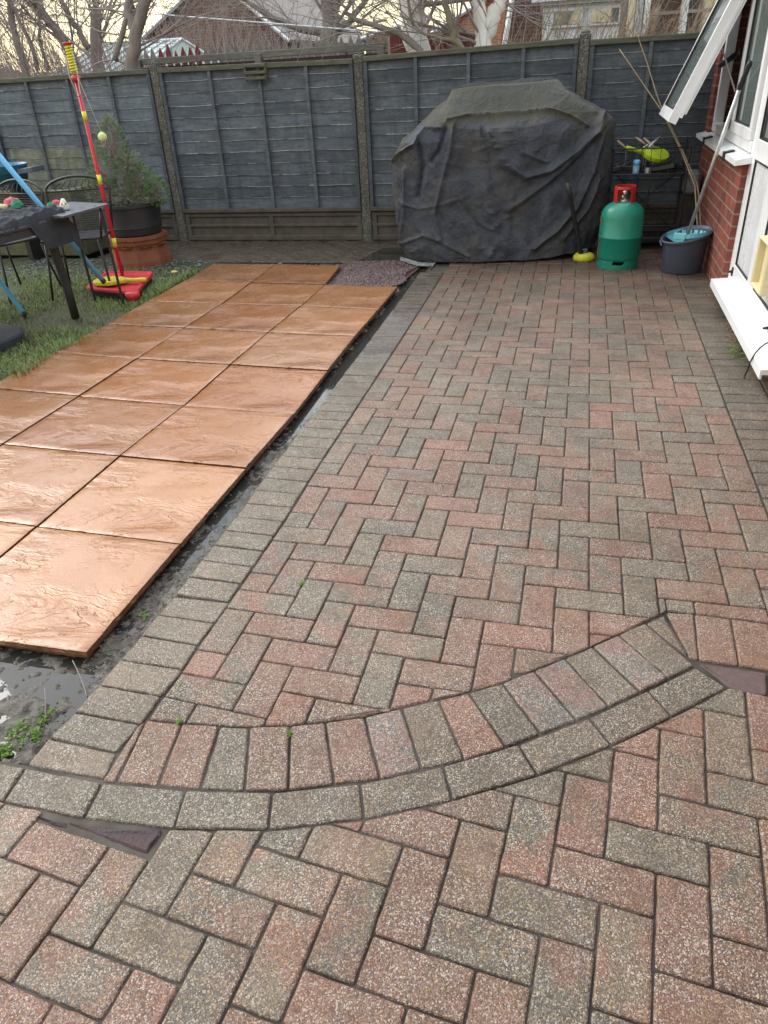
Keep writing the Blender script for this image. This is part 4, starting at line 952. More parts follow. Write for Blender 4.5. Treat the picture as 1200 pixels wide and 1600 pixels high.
# ================================================================== COVERED BARBECUE
def cover():
    cx, cy, yaw = 0.33, 5.42, math.radians(9)
    R = Matrix.Translation((cx, cy, 0)) @ Matrix.Rotation(yaw, 4, 'Z')
    NU, NV = 460, 200
    # rings from the crest to the hem: (left x, right x, half depth, z left, z mid, z right, squareness, front y)
    K = [(-0.40, 0.42, 0.015, 1.275, 1.290, 1.305, 2.0, 0.10),
         (-0.42, 0.43, 0.06, 1.265, 1.283, 1.297, 2.2, 0.08),
         (-0.47, 0.50, 0.22, 1.17, 1.045, 1.215, 3.2, 0.02),
         (-0.62, 0.63, 0.255, 1.06, 0.99, 1.13, 3.4, 0.0),
         (-0.86, 0.84, 0.275, 0.91, 0.93, 1.02, 3.2, 0.0),
         (-0.915, 0.865, 0.285, 0.80, 0.84, 0.96, 3.0, 0.0),
         (-0.925, 0.875, 0.30, 0.60, 0.62, 0.70, 2.8, -0.01),
         (-0.91, 0.865, 0.315, 0.35, 0.35, 0.42, 2.7, -0.02),
         (-0.86, 0.83, 0.335, 0.12, 0.12, 0.20, 2.7, -0.03),
         (-0.82, 0.80, 0.335, 0.01, 0.015, 0.085, 2.7, -0.03)]
    def key(t):
        q = t * (len(K) - 1); k = min(int(q), len(K) - 2); f = q - k
        return [K[k][m] * (1 - f) + K[k + 1][m] * f for m in range(8)]
    # folds, drawn on the front in (x, z) metres: points, height, width
    def P5(L): return [(lambda w: (w.x, w.z))(at((580 + x / 3, 100 + y / 3), 1, 5.05)) for x, y in L]
    folds = [(P5([(1085, 260), (1050, 330), (960, 420), (840, 510), (720, 540), (620, 470), (545, 330)]), 0.035, 0.030),
             (P5([(1080, 300), (1000, 400), (900, 500), (760, 610), (640, 690)]), 0.022, 0.022),
             (P5([(1075, 350), (1030, 520), (960, 690), (860, 800), (760, 870)]), 0.032, 0.028),
             (P5([(1060, 560), (1010, 700), (900, 830)]), 0.020, 0.022),
             (P5([(380, 290), (365, 420), (330, 560), (300, 700), (330, 820)]), 0.022, 0.024),
             (P5([(345, 270), (440, 250), (540, 245), (660, 240), (830, 225), (930, 245), (1010, 300)]), 0.016, 0.014),
             (P5([(500, 300), (540, 470), (550, 640), (590, 760)]), 0.015, 0.018),
             (P5([(75, 470), (130, 420), (200, 380), (250, 310), (320, 310)]), 0.020, 0.016),
             (P5([(215, 380), (240, 480), (215, 620)]), -0.026, 0.028),
             (P5([(340, 300), (320, 400), (280, 460)]), -0.022, 0.020),
             (P5([(120, 650), (220, 680), (330, 660), (450, 620)]), 0.008, 0.012),
             (P5([(430, 640), (500, 740), (560, 780), (640, 720)]), 0.014, 0.016),
             (P5([(560, 700), (600, 820), (560, 900)]), 0.018, 0.020),
             (P5([(110, 860), (250, 800), (330, 830), (460, 900)]), 0.012, 0.018),
             (P5([(620, 320), (700, 420), (820, 470)]), 0.012, 0.016),
             (P5([(660, 620), (640, 780), (620, 900)]), 0.014, 0.018),
             (P5([(150, 500), (150, 700), (130, 850)]), 0.016, 0.022)]
    def seg(px, pz, a, b):
        dx, dz = b[0] - a[0], b[1] - a[1]; t = max(0, min(1, ((px - a[0]) * dx + (pz - a[1]) * dz) / (dx * dx + dz * dz))); return math.hypot(px - a[0] - t * dx, pz - a[1] - t * dz)
    vs = []; cols = []
    for j in range(NV + 1):
        t = j / NV; xl, xr, dp, zl, zm, zr, sq, fy = key(t)
        for i in range(NU):
            a = 2 * PI * i / NU; ca, sa = math.cos(a), math.sin(a)
            e = 2 / sq; ux = math.copysign(abs(ca) ** e, ca); uy = math.copysign(abs(sa) ** e, sa)
            x = (xl + xr) / 2 + (xr - xl) / 2 * ux; y = fy + dp * uy
            f = ux; z = zm + ((zr - zm) * max(f, 0) ** 2.2 + (zl - zm) * max(-f, 0) ** 2.2)
            if uy > 0: z += 0.10 * uy * max(0, 1 - abs(t - .3) / .3)           # the back stays higher
            p = R @ Vector((x, y, z)); vs.append(p)
    nrm = []
    for j in range(NV + 1):
        for i in range(NU):
            a = vs[j * NU + (i + 1) % NU] - vs[j * NU + (i - 1) % NU]; b = vs[min(j + 1, NV) * NU + i] - vs[max(j - 1, 0) * NU + i]
            n = a.cross(b); n = n.normalized() if n.length > 1e-9 else Vector((0, 0, 1))
            nrm.append(-n)
    out = []; algae = []
    for k, p in enumerate(vs):
        n = nrm[k]; j = k // NU; t = j / NV; i = k % NU; a = 2 * PI * i / NU
        fr = max(0, min(1, (-math.sin(a)) * 2.0 + 0.3)); d = 0
        if fr > 0 and t > 0.12:
            for L, h, w_ in folds:
                m = min(seg(p.x, p.z, L[q], L[q + 1]) for q in range(len(L) - 1))
                if m < w_ * 3:
                    s_ = m / w_; d += h * 1.6 * (0.45 * math.exp(-s_ * s_ * 1.2) + 0.65 * math.exp(-s_ * 2.6)) * fr
        low = max(0, t - 0.35)
        d += 0.016 * low * math.sin(a * 23 + 3 * noise.noise(Vector((a * 3, t * 3, 1)))) * noise.noise(Vector((a * 4, t * 2, 5)))
        v = p * 3.2; d += 0.020 * noise.fractal(Vector((v.x, v.y, v.z * .8)), 0.7, 2.1, 3) * min(1, t * 3)
        rd = 1 - abs(noise.noise(p * 6.5 + Vector((noise.noise(p * 4) * .8, 0, 3)))) * 2; d += 0.006 * max(rd, 0) ** 3 * min(1, t * 2.5)
        rd = 1 - abs(noise.noise(p * 13 + Vector((9, noise.noise(p * 6), 3)))) * 2; d += 0.0025 * max(rd, 0) ** 3
        if t > .30: d += -0.012 * math.exp(-((t - .36) / .03) ** 2) * 0
        hem = 0.012 * noise.noise(Vector((a * 5, 0, 2))) if t > .93 else 0
        q = p + n * d + Vector((0, 0, hem)); q.z = max(q.z, 0.004); out.append(q)
        top = (0.5 + 0.5 * n.z)
        zl_ = 1.005 + 0.05 * noise.fractal(Vector((p.x * 5, 0, 0)), .8, 2, 4)
        g = max(0, min(1, (p.z - zl_) / 0.05)) * (1 if fr > .2 else .6)
        shoulder = max(0, min(1, (-0.35 - p.x) / .15)) * max(0, min(1, (p.z - 0.68 - 0.1 * noise.noise(p * 5)) / 0.12))
        sh2 = max(0, min(1, (p.x - 0.98) / .1)) * max(0, min(1, (p.z - 0.85) / 0.1)) * .7
        algae.append(max(g, shoulder * .8, sh2))
    mb = MB(); mb.smooth = True; mb.v = [tuple(q) for q in out]
    for j in range(NV):
        for i in range(NU):
            f = [j * NU + i, (j + 1) * NU + i, (j + 1) * NU + (i + 1) % NU, j * NU + (i + 1) % NU]
            mb.f.append(f); g = sum(algae[q] for q in f) / 4; mb.c.append((g, g, g)); mb.cb.append((g, g, g)); mb.m.append(0); mb.sm.append(True)
    mb.f.append(list(range(NU))); mb.c.append((1, 1, 1)); mb.cb.append((1, 1, 1)); mb.m.append(0); mb.sm.append(True)
    t = empty('covered_barbecue', (cx, cy, 0), 'barbecue hidden under a weathered charcoal cover with green algae on top', 'barbecue')
    o = mb.build('cover', M['cover'], t)
    # barbecue standing inside
    mb = MB()
    for sx in (-.6, .6):
        for sy in (-.16, .16): mb.cbox(tuple(R @ Vector((sx, sy, 0.38))), (0.03, 0.03, 0.74), rot=(0, 0, yaw))
    mb.cbox(tuple(R @ Vector((0, 0, .72))), (1.5, 0.4, .05), rot=(0, 0, yaw)); mb.build('trolley', M['blackmetal'], t)
    # torn silver lining showing at the near left hem
    mb = MB(); rr = random.Random(8); P = [gxy((570 + 10 + x / 3, 100 + y / 3 + 0)) for x, y in ((130, 925), (170, 940), (210, 950), (250, 955), (290, 955))]
    vs = []; n = 14
    for k in range(n + 1):
        u = k / n * (len(P) - 1); q = min(int(u), len(P) - 2); a = Vector(P[q]).lerp(Vector(P[q + 1]), u - q)
        for m in range(5): vs.append((a.x + rr.gauss(0, .003), a.y + 0.03 + m * 0.012 + rr.gauss(0, .003), 0.004 + 0.005 * m + rr.uniform(-.003, .004)))
    mb.add(vs, [(k * 5 + m, (k + 1) * 5 + m, (k + 1) * 5 + m + 1, k * 5 + m + 1) for k in range(n) for m in range(4)]); mb.build('torn_lining', M['silver'], t)
    # two small holes burnt in the hood
cover()

# brush leaning on the cover
A = Vector((*gxy((914, 405)), 0)); hd = Vector((1.035, 5.16, 0.0)); top = Vector((0.87, 5.03, 0.615))
t = empty('broom', (hd.x, hd.y, 0), 'deck brush with black handle and yellow head leaning on the cover', 'broom')
mb = MB(); mb.smooth = True; d = (top - hd); mb.tube([hd + d * 0.10, hd + d * 0.2, hd + d * .82, hd + d * .84, hd + d * 1.0], [0.022, 0.017, 0.016, 0.020, 0.020], 12); mb.build('handle', M['blackmetal'], t)
mb = MB(); mb.smooth = True; mb.lathe([(0.0, 0.0), (0.080, 0.0), (0.088, 0.012), (0.088, 0.035), (0.070, 0.056), (0.03, 0.066), (0, 0.068)], (hd.x + .01, hd.y + .01, 0.0), 32, 1.0, 0.75); hd_ = mb.build('head', M['yellowdirty'], t)
mb = MB(); mb.cbox((hd.x + .01, hd.y, 0.075), (0.05, 0.04, 0.04), ch=.006); mb.build('socket', M['bucket'], t)

# ================================================================== GAS CYLINDER
c = Vector((1.305, 4.985, 0)); t = empty('gas_cylinder', c, 'green gas cylinder with a red valve guard on the paving', 'gas cylinder')
Rg = 0.163
mb = MB(); mb.smooth = True
mb.lathe([(0.02, 0.045), (0.12, 0.045), (0.155, 0.062), (Rg, 0.085), (Rg, 0.225), (Rg + .003, 0.228), (Rg + .003, 0.236), (Rg, 0.239), (Rg, 0.375), (0.158, 0.405), (0.143, 0.435), (0.118, 0.458), (0.085, 0.474), (0.05, 0.482), (0.02, 0.485)], c, 64)
smoothed(mb.build('body', M['cylgreen'], t), 60)
mb = MB(); n = 64; vs = []; fs = []      # foot ring with drain slots
for q in range(n):
    a = 2 * PI * q / n; slot = ((q + 3) % 16) < 6
    zt = 0.052 if not slot else 0.036
    for r in (0.150, 0.156):
        for z in (0.0, zt, 0.068): vs.append((c.x + r * math.cos(a), c.y + r * math.sin(a), z))
for q in range(n):
    b = (q + 1) % n; A0, B0 = q * 6, b * 6
    fs += [(A0 + 3, B0 + 3, B0 + 4, A0 + 4), (A0, A0 + 1, B0 + 1, B0), (A0 + 1, A0 + 4, B0 + 4, B0 + 1), (A0, B0, B0 + 3, A0 + 3)]
    if ((q + 3) % 16) >= 6 : fs += [(A0 + 4, B0 + 4, B0 + 5, A0 + 5), (A0 + 1, A0 + 2, B0 + 2, B0 + 1)]
mb.add(vs, fs); mb.build('foot_ring', M['cylgreen'], t)
# valve guard: a ring with two openings
mb = MB(); n = 72; vs = []; fs = []
for q in range(n):
    a = 2 * PI * q / n
    for r in (0.074, 0.080):
        for z in (0.462, 0.492, 0.572, 0.592): vs.append((c.x + (r - (0.003 if z > .59 else 0)) * math.cos(a), c.y + (r - (0.003 if z > .59 else 0)) * math.sin(a), z))
def solid(q):
    a = (360 * q / n) % 360; return (300 < a or a < 20) or (70 < a < 118) or (165 < a < 222)
for q in range(n):
    b = (q + 1) % n; A0, B0 = q * 8, b * 8; lv = [0, 1, 2] if solid(q) else [2]
    for l in lv: fs += [(A0 + 4 + l, B0 + 4 + l, B0 + 5 + l, A0 + 5 + l), (A0 + l, A0 + l + 1, B0 + l + 1, B0 + l)]
    fs += [(A0 + 3, A0 + 7, B0 + 7, B0 + 3)]
    if not solid(q): fs += [(A0 + 2, B0 + 2, B0 + 6, A0 + 6)]
    if solid(q) != solid(b):
        Z = B0; fs += [(Z, Z + 4, Z + 5, Z + 1), (Z + 1, Z + 5, Z + 6, Z + 2)]
mb.add(vs, fs); mb.build('valve_guard', M['red'], t)
mb = MB(); mb.smooth = True; mb.lathe([(0.0, .478), (0.042, .480), (0.042, .492), (0.018, .497), (0.015, .525), (0.022, .530), (0.022, .548), (0.012, .556), (0, .557)], c, 20); mb.tube([c + Vector((0, 0, .515)), c + Vector((-0.02, -.035, .515))], .011, 12); mb.build('valve', M['brass'], t)
# faded red lettering at the left flank
mb = MB()
rl = random.Random(2)
def curved_text(body, size, ang0, z, name, mat, parent, vertical=False):
    cu = bpy.data.curves.new(name, 'FONT'); cu.body = body; cu.size = size; cu.extrude = 0; cu.align_x = 'CENTER'
    to = bpy.data.objects.new(name, cu); COL.objects.link(to); dg = bpy.context.evaluated_depsgraph_get(); me = bpy.data.meshes.new_from_object(to.evaluated_get(dg)); bpy.data.objects.remove(to)
    bm = bmesh.new(); bm.from_mesh(me); bmesh.ops.subdivide_edges(bm, edges=bm.edges[:], cuts=1); 
    for v in bm.verts:
        x, y = v.co.x, v.co.y
        if vertical: x, y = -v.co.y + size * .35, v.co.x
        a = ang0 + x / Rg; v.co = Vector((c.x + (Rg + .0015) * math.cos(a), c.y + (Rg + .0015) * math.sin(a), z + y))
    bm.to_mesh(me); bm.free(); me.materials.clear(); me.materials.append(mat)
    o = bpy.data.objects.new(name, me); COL.objects.link(o); o.parent = parent; o.location = -Vector(parent['base']); return o
M['redlet'] = pm('faded_red_lettering', (0.24, 0.035, 0.03), (0.10, 0.06, 0.05), 30, 0.5, 0.1, 0.001)
# only its edge shows on the far left of the body: upright red letters turned away from the view
curved_text('PROPANE', 0.052, math.radians(199), 0.17, 'lettering', M['redlet'], t, vertical=True)
mb = MB(); vs = []; fs = []
for q in range(17):
    a = math.radians(197) + (0.034 * math.cos(2 * PI * q / 16)) / Rg; vs.append((c.x + (Rg + .0015) * math.cos(a), c.y + (Rg + .0015) * math.sin(a), 0.345 + 0.034 * math.sin(2 * PI * q / 16)))
mb.add(vs, [tuple(range(16))]); mb.build('emblem', M['redlet'], t)

# ================================================================== MOP BUCKET AND MOP
bc = Vector((1.772, 4.80, 0)); t = empty('mop_bucket', bc, 'oval slate grey mop bucket beside the brick wall', 'bucket')
mb = MB(); mb.smooth = True; mb.lathe([(0.0, 0.012), (0.128, 0.0), (0.134, 0.008), (0.150, 0.225), (0.158, 0.250), (0.170, 0.262), (0.172, 0.276), (0.163, 0.278), (0.152, 0.255), (0.128, 0.02), (0, 0.018)], bc, 56, 1.06, 0.80)
o = mb.build('tub', M['bucket'], t)
for v in o.data.vertices:
    if v.co.z > .2: v.co.z *= 1 + 0.10 * (v.co.y - bc.y) / .14 + 0.12 * (v.co.x - bc.x) / .17
mb = MB(); n = 26; vs = []; fs = []
for ring_, (r, z) in enumerate(((0.150, 0.292), (0.150, 0.262), (0.075, 0.215), (0.060, 0.215))):
    for q in range(n): a = -0.75 * PI + 1.5 * PI * q / (n - 1) + .6; vs.append((bc.x + 0.012 + r * 1.03 * math.cos(a), bc.y + 0.01 + r * .78 * math.sin(a), z + .012 * math.cos(a)))
for l in range(3):
    for q in range(n - 1): fs.append((l * n + q, l * n + q + 1, (l + 1) * n + q + 1, (l + 1) * n + q))
mb.add(vs, fs)
for k in range(9):
    a = -1.4 + k * .42; x, y = bc.x + 0.03 + .10 * math.cos(a), bc.y + .01 + .078 * math.sin(a); mb.cbox((x, y, 0.262), (0.012, 0.030, 0.05), rot=(0, 0.3, a), ch=.003)
mb.cbox((bc.x - .045, bc.y - .035, .265), (0.10, 0.014, 0.045), rot=(0, 0, -.35), ch=.003)
mb.build('wringer', M['aqua'], t)
mb = MB(); 
for s in (-1, 1):
    mb = MB(); mb.tube([(bc.x + s * .165, bc.y, .24), (bc.x + s * .185, bc.y - .01, .225), (bc.x + s * .172, bc.y - .05, .20)], .006, 8); mb.build('handle_lug', M['bucket'], t)
m0 = Vector((bc.x - 0.012, bc.y - .03, 0.20)); m1 = at((1157, 135), 0, 1.90); m2 = at((1167, 110), 0, 1.915)
t = empty('mop', m0, 'mop with grey aluminium pole and dark grip leaning on the window frame', 'mop')
mb = MB(); mb.smooth = True; mb.tube([m0, m1], 0.0125, 14); mb.build('pole', M['alu'], t)
mb = MB(); mb.smooth = True; dd = (m2 - m1).normalized(); mb.tube([m1 - dd * .02, m1, m1 + dd * .06, m1 + dd * .13, m1 + dd * .15], [.013, .017, .015, .017, .010], 14); mb.build('grip', M['rubber'], t)
mb = MB(); rr = random.Random(3)
for k in range(40): a = rr.uniform(0, 6.28); mb.tube([m0 + Vector((0, 0, .01)), m0 + Vector((.02 * math.cos(a), .02 * math.sin(a), -.05)), m0 + Vector((.045 * math.cos(a), .04 * math.sin(a), -.15))], .004, 5)
mb.build('mop_head', M['cord'], t)

# ================================================================== WIRE RACK
x0, x1, y0, y1 = 1.21, 1.80, 5.56, 5.90; zt, zs = 0.79, 0.60
t = empty('wire_rack', ((x0 + x1) / 2, (y0 + y1) / 2, 0), 'black wire rack of barbecue tools between cylinder and house', 'rack')
for x in (x0, x1):
    for y in (y0, y1): mb = MB(); mb.tube([(x, y, 0), (x, y, zt + (0.05 if y > 5.7 else 0))], .008, 8); mb.build('leg', M['blackmetal'], t)
def basket(za, zb, nm, shelf):
    mb = MB()
    for z in (za, zb): mb.tube([(x0, y0, z), (x1, y0, z), (x1, y1, z), (x0, y1, z), (x0, y0, z)], .006, 6)
    mb.build(nm, M['blackmetal'], t); mb = MB(); mb.box((x0, y0, za - .008), (x1, y1, za - .004))
    for k in range(1, 8): x = x0 + (x1 - x0) * k / 8; mb.tube([(x, y0, zb), (x, y0, za), (x, y1, za), (x, y1, zb)], .0025, 5)
    mb.build(shelf, M['blackmetal'], t)
basket(zs, zt, 'basket_frame', 'basket'); basket(0.10, 0.20, 'lower_frame', 'lower_shelf')
mb = MB(); mb.tube([(x0, y1, .10), (x1, y1, .60)], .005, 6); mb.tube([(x1, y1, .10), (x0, y1, .60)], .005, 6); mb.build('cross_brace', M['blackmetal'], t)
mb = MB(); mb.tube([(1.50, y0 + .02, 0.20), (1.53, y0 + .01, 0.60)], .007, 8); mb.build('prop', M['blackmetal'], t)
def bat(name, p0, p1, mat, label, w=0.085, flat=0.012, ridges=7, side=None, cat='bat'):
    """paddle bat lying with handle end p0 and blade tip p1"""
    p0, p1 = Vector(p0), Vector(p1); L = (p1 - p0).length; ax = (p1 - p0).normalized(); sd_ = (side or ax.cross(Vector((0, 0, 1)))).normalized(); up = sd_.cross(ax)
    t = empty(name, p0, label, cat)
    out = []
    prof = [(0.36, .018), (0.42, .030), (0.50, .070), (0.60, .093), (0.72, .100), (0.84, .092), (0.93, .068), (0.985, .035), (1.0, .0)]
    k = w / .1; ring = [(u * L, h * k) for u, h in prof] + [(u * L, -h * k) for u, h in reversed(prof[:-1])]
    mb = MB(); mb.smooth = False; n = len(ring); C_ = p0 + ax * L * .7
    def rr(s, hh): return [C_ + (p0 + ax * u + sd_ * h - C_) * s + up * hh for u, h in ring]
    vs = rr(.97, -flat) + rr(1, -flat * .6) + rr(1, flat * .6) + rr(.96, flat) + rr(.88, flat)
    mb.add(vs, [tuple(range(n - 1, -1, -1))] + [(q * n + a, q * n + (a + 1) % n, (q + 1) * n + (a + 1) % n, (q + 1) * n + a) for q in range(4) for a in range(n)] + [tuple(4 * n + a for a in range(n))])
    mb.build('blade', mat, t)
    if ridges:
        rb = MB()
        for q in range(ridges):
            u = (0.50 + 0.44 * q / (ridges - 1)) * L; hw = .075 * k * math.sqrt(max(0.05, 1 - ((u / L - .72) / .29) ** 2)); c_ = p0 + ax * u + up * flat
            rb.tube([c_ - sd_ * hw, c_, c_ + sd_ * hw], .006, 6)
        rb.build('rib', mat, t)
    mb = MB(); mb.smooth = True; mb.tube([p0, p0 + ax * .01, p0 + ax * L * .16, p0 + ax * L * .30, p0 + ax * L * .40], [.014, .019, .016, .017, .024], 14); mb.build('handle', mat, t)
    return t
b0 = at((978, 231), 1, 5.60); b1 = at((1044, 246), 1, 5.74)
bat('paddle_bat', b0, b1 + Vector((0, 0, 0.0)), M['lime'], 'lime green ribbed bat lying on top of the wire rack', w=0.080, flat=0.020, side=Vector((0.12, 1.0, 0.55)))
cp = Vector((1.375, 5.60, zs)); q = at((994, 262), 1, 5.61); cp = Vector((q.x, 5.61, zs - .004)); t = empty('spray_can', cp, 'small light blue spray can in the wire rack', 'spray can')
mb = MB(); mb.smooth = True; mb.lathe([(0, 0), (.026, 0), (.027, .006), (.027, .06), (.026, .066), (0, .067)], cp, 24); mb.build('can', pm('pale_label', (0.45, 0.62, 0.72), (0.10, 0.32, 0.50), 25, .4), t)
mb = MB(); mb.smooth = True; mb.lathe([(.0, .067), (.027, .067), (.027, .10), (.020, .108), (0, .109)], cp, 24); mb.build('cap', M['bluepole'], t)
mb = MB(); q = at((1014, 254), 1, 5.63); mb.lathe([(0, 0), (.026, 0), (.026, .04), (0, .04)], (q.x, 5.63, zs), 20); tag(mb.build('tin', M['alu'], origin=(q.x, 5.63, zs)), 'small metal tin right of the blue can in the rack', 'tin')
tl = [((965, 220), (975, 229), 'grey wooden handle sticking up at the left of the rack', 'wood'), ((994, 215), (1004, 222), 'dull brown tool handle standing left of the lime bat', 'b'), ((1006, 216), (1018, 226), 'pale brown tool handle just behind the lime bat', 'b'), ((1031, 214), (1018, 226), 'bright metal tool shaft sticking up furthest right', 'm'), ((1022, 221), (1010, 228), 'short pale tool tip behind the lime bat', 'm')]
for k, (a, b, lb, kd) in enumerate(tl):
    A, B = at(a, 1, 5.80), at(b, 1, 5.72); d = (B - A).normalized(); t = empty('tool', B, lb, 'tool', 'tools in the wire rack')
    mb = MB(); mb.smooth = True; mb.tube([A, A + (B - A) * .6, B + d * .04], [.008, .011, .007], 10); mb.build('handle', M['alu'] if kd == 'm' else M['bamboo'], t)
    mb = MB(); mb.tube([B + d * .04, Vector((B.x + (B.x - A.x) * .5, B.y, zs + .01))], .004, 6); mb.build('shaft', M['alu'], t)
rr = random.Random(12)
for k in range(6):
    x = 1.28 + .085 * k; y = rr.uniform(5.62, 5.84); a = rr.uniform(-.6, .6); mb = MB(); mb.cbox((x, y, zs + .03), (rr.uniform(.12, .2), .035, .04), rot=(rr.uniform(-.2, .2), rr.uniform(-.2, .2), a), ch=.006)
    mb.tube([(x - .05, y, zs + .05), (x + .06, y + .02, zs + .09 + .02 * (k % 3))], .006, 8)
    tag(mb.build('clamp', M['blackmetal'], origin=(x, y, zs)), 'black hand tool jumbled in the rack basket, ' + ['furthest left', 'second from the left', 'third from the left', 'third from the right', 'second from the right', 'furthest right'][k], 'tool', 'black tools jumbled in the rack')

# bamboo canes
def cane(name, pts, label):
    pts = [Vector(p) for p in pts]; mb = MB(); mb.smooth = True; P = []; R_ = []
    for k in range(25):
        u = k / 24 * (len(pts) - 1); q = min(int(u), len(pts) - 2); P.append(pts[q].lerp(pts[q + 1], u - q)); R_.append(0.0065 * (1 - .35 * k / 24) * (1.18 if k % 4 == 0 else 1))
    mb.tube(P, R_, 8); tag(mb.build(name, M['bamboo'], origin=tuple(pts[0])), label, 'cane', 'bamboo canes leaning in the corner')
cb = at((1098, 395), 2, 0.0)
c0 = Vector((1.93, 5.0, 0.0))
cane('bamboo_cane', [c0, at((1086, 290), 1, 5.35), at((1062, 230), 1, 5.6), at((1035, 175), 1, 5.78), at((968, 77), 1, 5.98)], 'long bamboo cane leaning to the left, its tip below the fence top')
cane('bamboo_cane', [c0 + Vector((.03, .05, 0)), at((1091, 290), 1, 5.40), at((1064, 230), 1, 5.68), at((1030, 160), 1, 5.84), at((1010, 95), 1, 5.97), at((994, 50), 1, 6.02)], 'upright bamboo cane whose tip rises above the fence top')
q = at((1092, 283), 1, 5.75); t = empty('speckled_block', (1.86, 5.78, 0), 'speckled grey concrete block on a stack in the dark corner', 'block')
mb = MB(); mb.cbox((1.86, 5.72, q.z), (0.12, 0.2, 0.17), ch=.02); mb.build('block', M['speckled'], t)
mb = MB(); mb.cbox((1.86, 5.78, q.z / 2 - .045), (0.14, 0.22, q.z - .09), ch=.01); mb.build('pillar', M['soil'], t)
# ================================================================== HOUSE ON THE RIGHT
H = empty('house', (2.0, 3.5, 0), 'brick house edge with white window and patio door along the right side', 'house')
mb = MB()
mb.box((1.950, 4.11, -0.12), (2.25, 5.864, 0.815)); mb.box((1.950, 5.866, -0.12), (2.25, 6.12, 2.5))
mb.box((1.965, -3.0, -0.12), (2.25, 2.30, 2.5)); mb.box((1.985, 2.302, -0.12), (2.25, 4.108, 0.085)); mb.box((1.952, 2.302, 2.152), (2.25, 5.864, 2.5))
mb.build('brick_wall', M['brick'], H, uvbox=True)
mb = MB(); mb.cbox((1.93, 1.6, 2.56), (0.28, 9.3, 0.10)); mb.build('soffit', M['upvc'], H)
mb = MB(); mb.add([(1.75, -3.2, 2.61), (1.75, 6.25, 2.61), (5.2, 6.25, 4.6), (5.2, -3.2, 4.6), (1.75, -3.2, 2.66), (1.75, 6.25, 2.66), (5.2, 6.25, 4.65), (5.2, -3.2, 4.65)], [(0, 1, 2, 3), (7, 6, 5, 4), (0, 4, 5, 1), (1, 5, 6, 2), (3, 7, 4, 0)]); mb.build('roof', M['tile_grey'], H)
# window sill with two black clips
sl_ = MB(); sl_.add([(1.882, 4.00, .822), (2.02, 4.00, .838), (2.02, 6.03, .838), (1.882, 6.03, .822), (1.882, 4.00, .852), (2.02, 4.00, .880), (2.02, 6.03, .880), (1.882, 6.03, .852)], [(3, 2, 1, 0), (4, 5, 6, 7), (0, 1, 5, 4), (1, 2, 6, 5), (2, 3, 7, 6), (3, 0, 4, 7)])
so_ = sl_.build('window_sill', M['upvc'], H)
for y in (5.48, 4.42):
    mb = MB(); mb.cbox((1.905, y, .862), (0.065, 0.05, 0.012), rot=(0, -.2, 0), ch=.003); mb.cbox((1.876, y, .838), (0.012, 0.05, 0.055), ch=.003); mb.build('clip', M['rubber'], so_)
WF = MB(); X0, X1 = 1.972, 2.045
def fr(mb, y0, y1, z0, z1, x0=X0, x1=X1, ch=0.004): mb.cbox(((x0 + x1) / 2, (y0 + y1) / 2, (z0 + z1) / 2), (x1 - x0, y1 - y0, z1 - z0), ch=ch)
fr(WF, 4.12, 5.86, .882, .945); fr(WF, 5.80, 5.86, .945, 2.05); fr(WF, 4.925, 4.985, .945, 2.05, 1.974); fr(WF, 4.12, 5.86, 2.05, 2.15)
w_ = WF.build('window_frame', M['upvc'], H)
mb = MB(); fr(mb, 4.15, 4.92, .946, 1.01, 1.962, 2.03); fr(mb, 4.865, 4.922, 1.01, 2.0, 1.962, 2.03); fr(mb, 4.15, 4.20, 1.01, 2.0, 1.962, 2.03); fr(mb, 4.15, 4.922, 2.0, 2.049, 1.962, 2.03); mb.build('fixed_casement', M['upvc'], w_)
mb = MB(); fr(mb, 4.21, 4.86, 1.015, 1.99, 1.992, 2.002, 0); mb.build('pane', M['glass'], w_)
mb = MB()
for a in ((4.202, 4.864, 1.010, 1.018), (4.202, 4.864, 1.988, 1.999), (4.202, 4.210, 1.018, 1.988), (4.856, 4.864, 1.018, 1.988)): fr(mb, *a, 1.978, 1.992, 0)
mb.build('gasket', M['rubber'], w_)
mb = MB(); mb.smooth = True; mb.tube([(1.955, 5.80, 1.34), (1.955, 5.0, 1.42)], .020, 12); mb.build('black_bar', M['rubber'], w_)
mb = MB(); mb.tube([(1.80, 4.99, 1.52), (1.97, 4.99, 1.18)], .006, 6); mb.build('stay', M['alu'], w_)
mb = MB(); mb.box((2.5, 3.0, .3), (2.52, 6.4, 2.4)); mb.box((2.26, 5.9, .3), (2.52, 5.92, 2.4)); mb.box((2.26, 2.3, .01), (2.9, 2.32, 2.4)); mb.box((2.05, 2.3, -.05), (3.2, 6.4, -.03)); mb.build('inner_wall', M['greyroom'], H)
mb = MB(); n = 20
vs = [(2.13 + .02 * math.sin(k * 1.7), 5.15 + .5 * k / n, z) for k in range(n + 1) for z in (.9, 2.1)]
mb.smooth = True; mb.add(vs, [(2 * k, 2 * k + 2, 2 * k + 3, 2 * k + 1) for k in range(n)]); mb.build('curtain', M['cladding'], H)
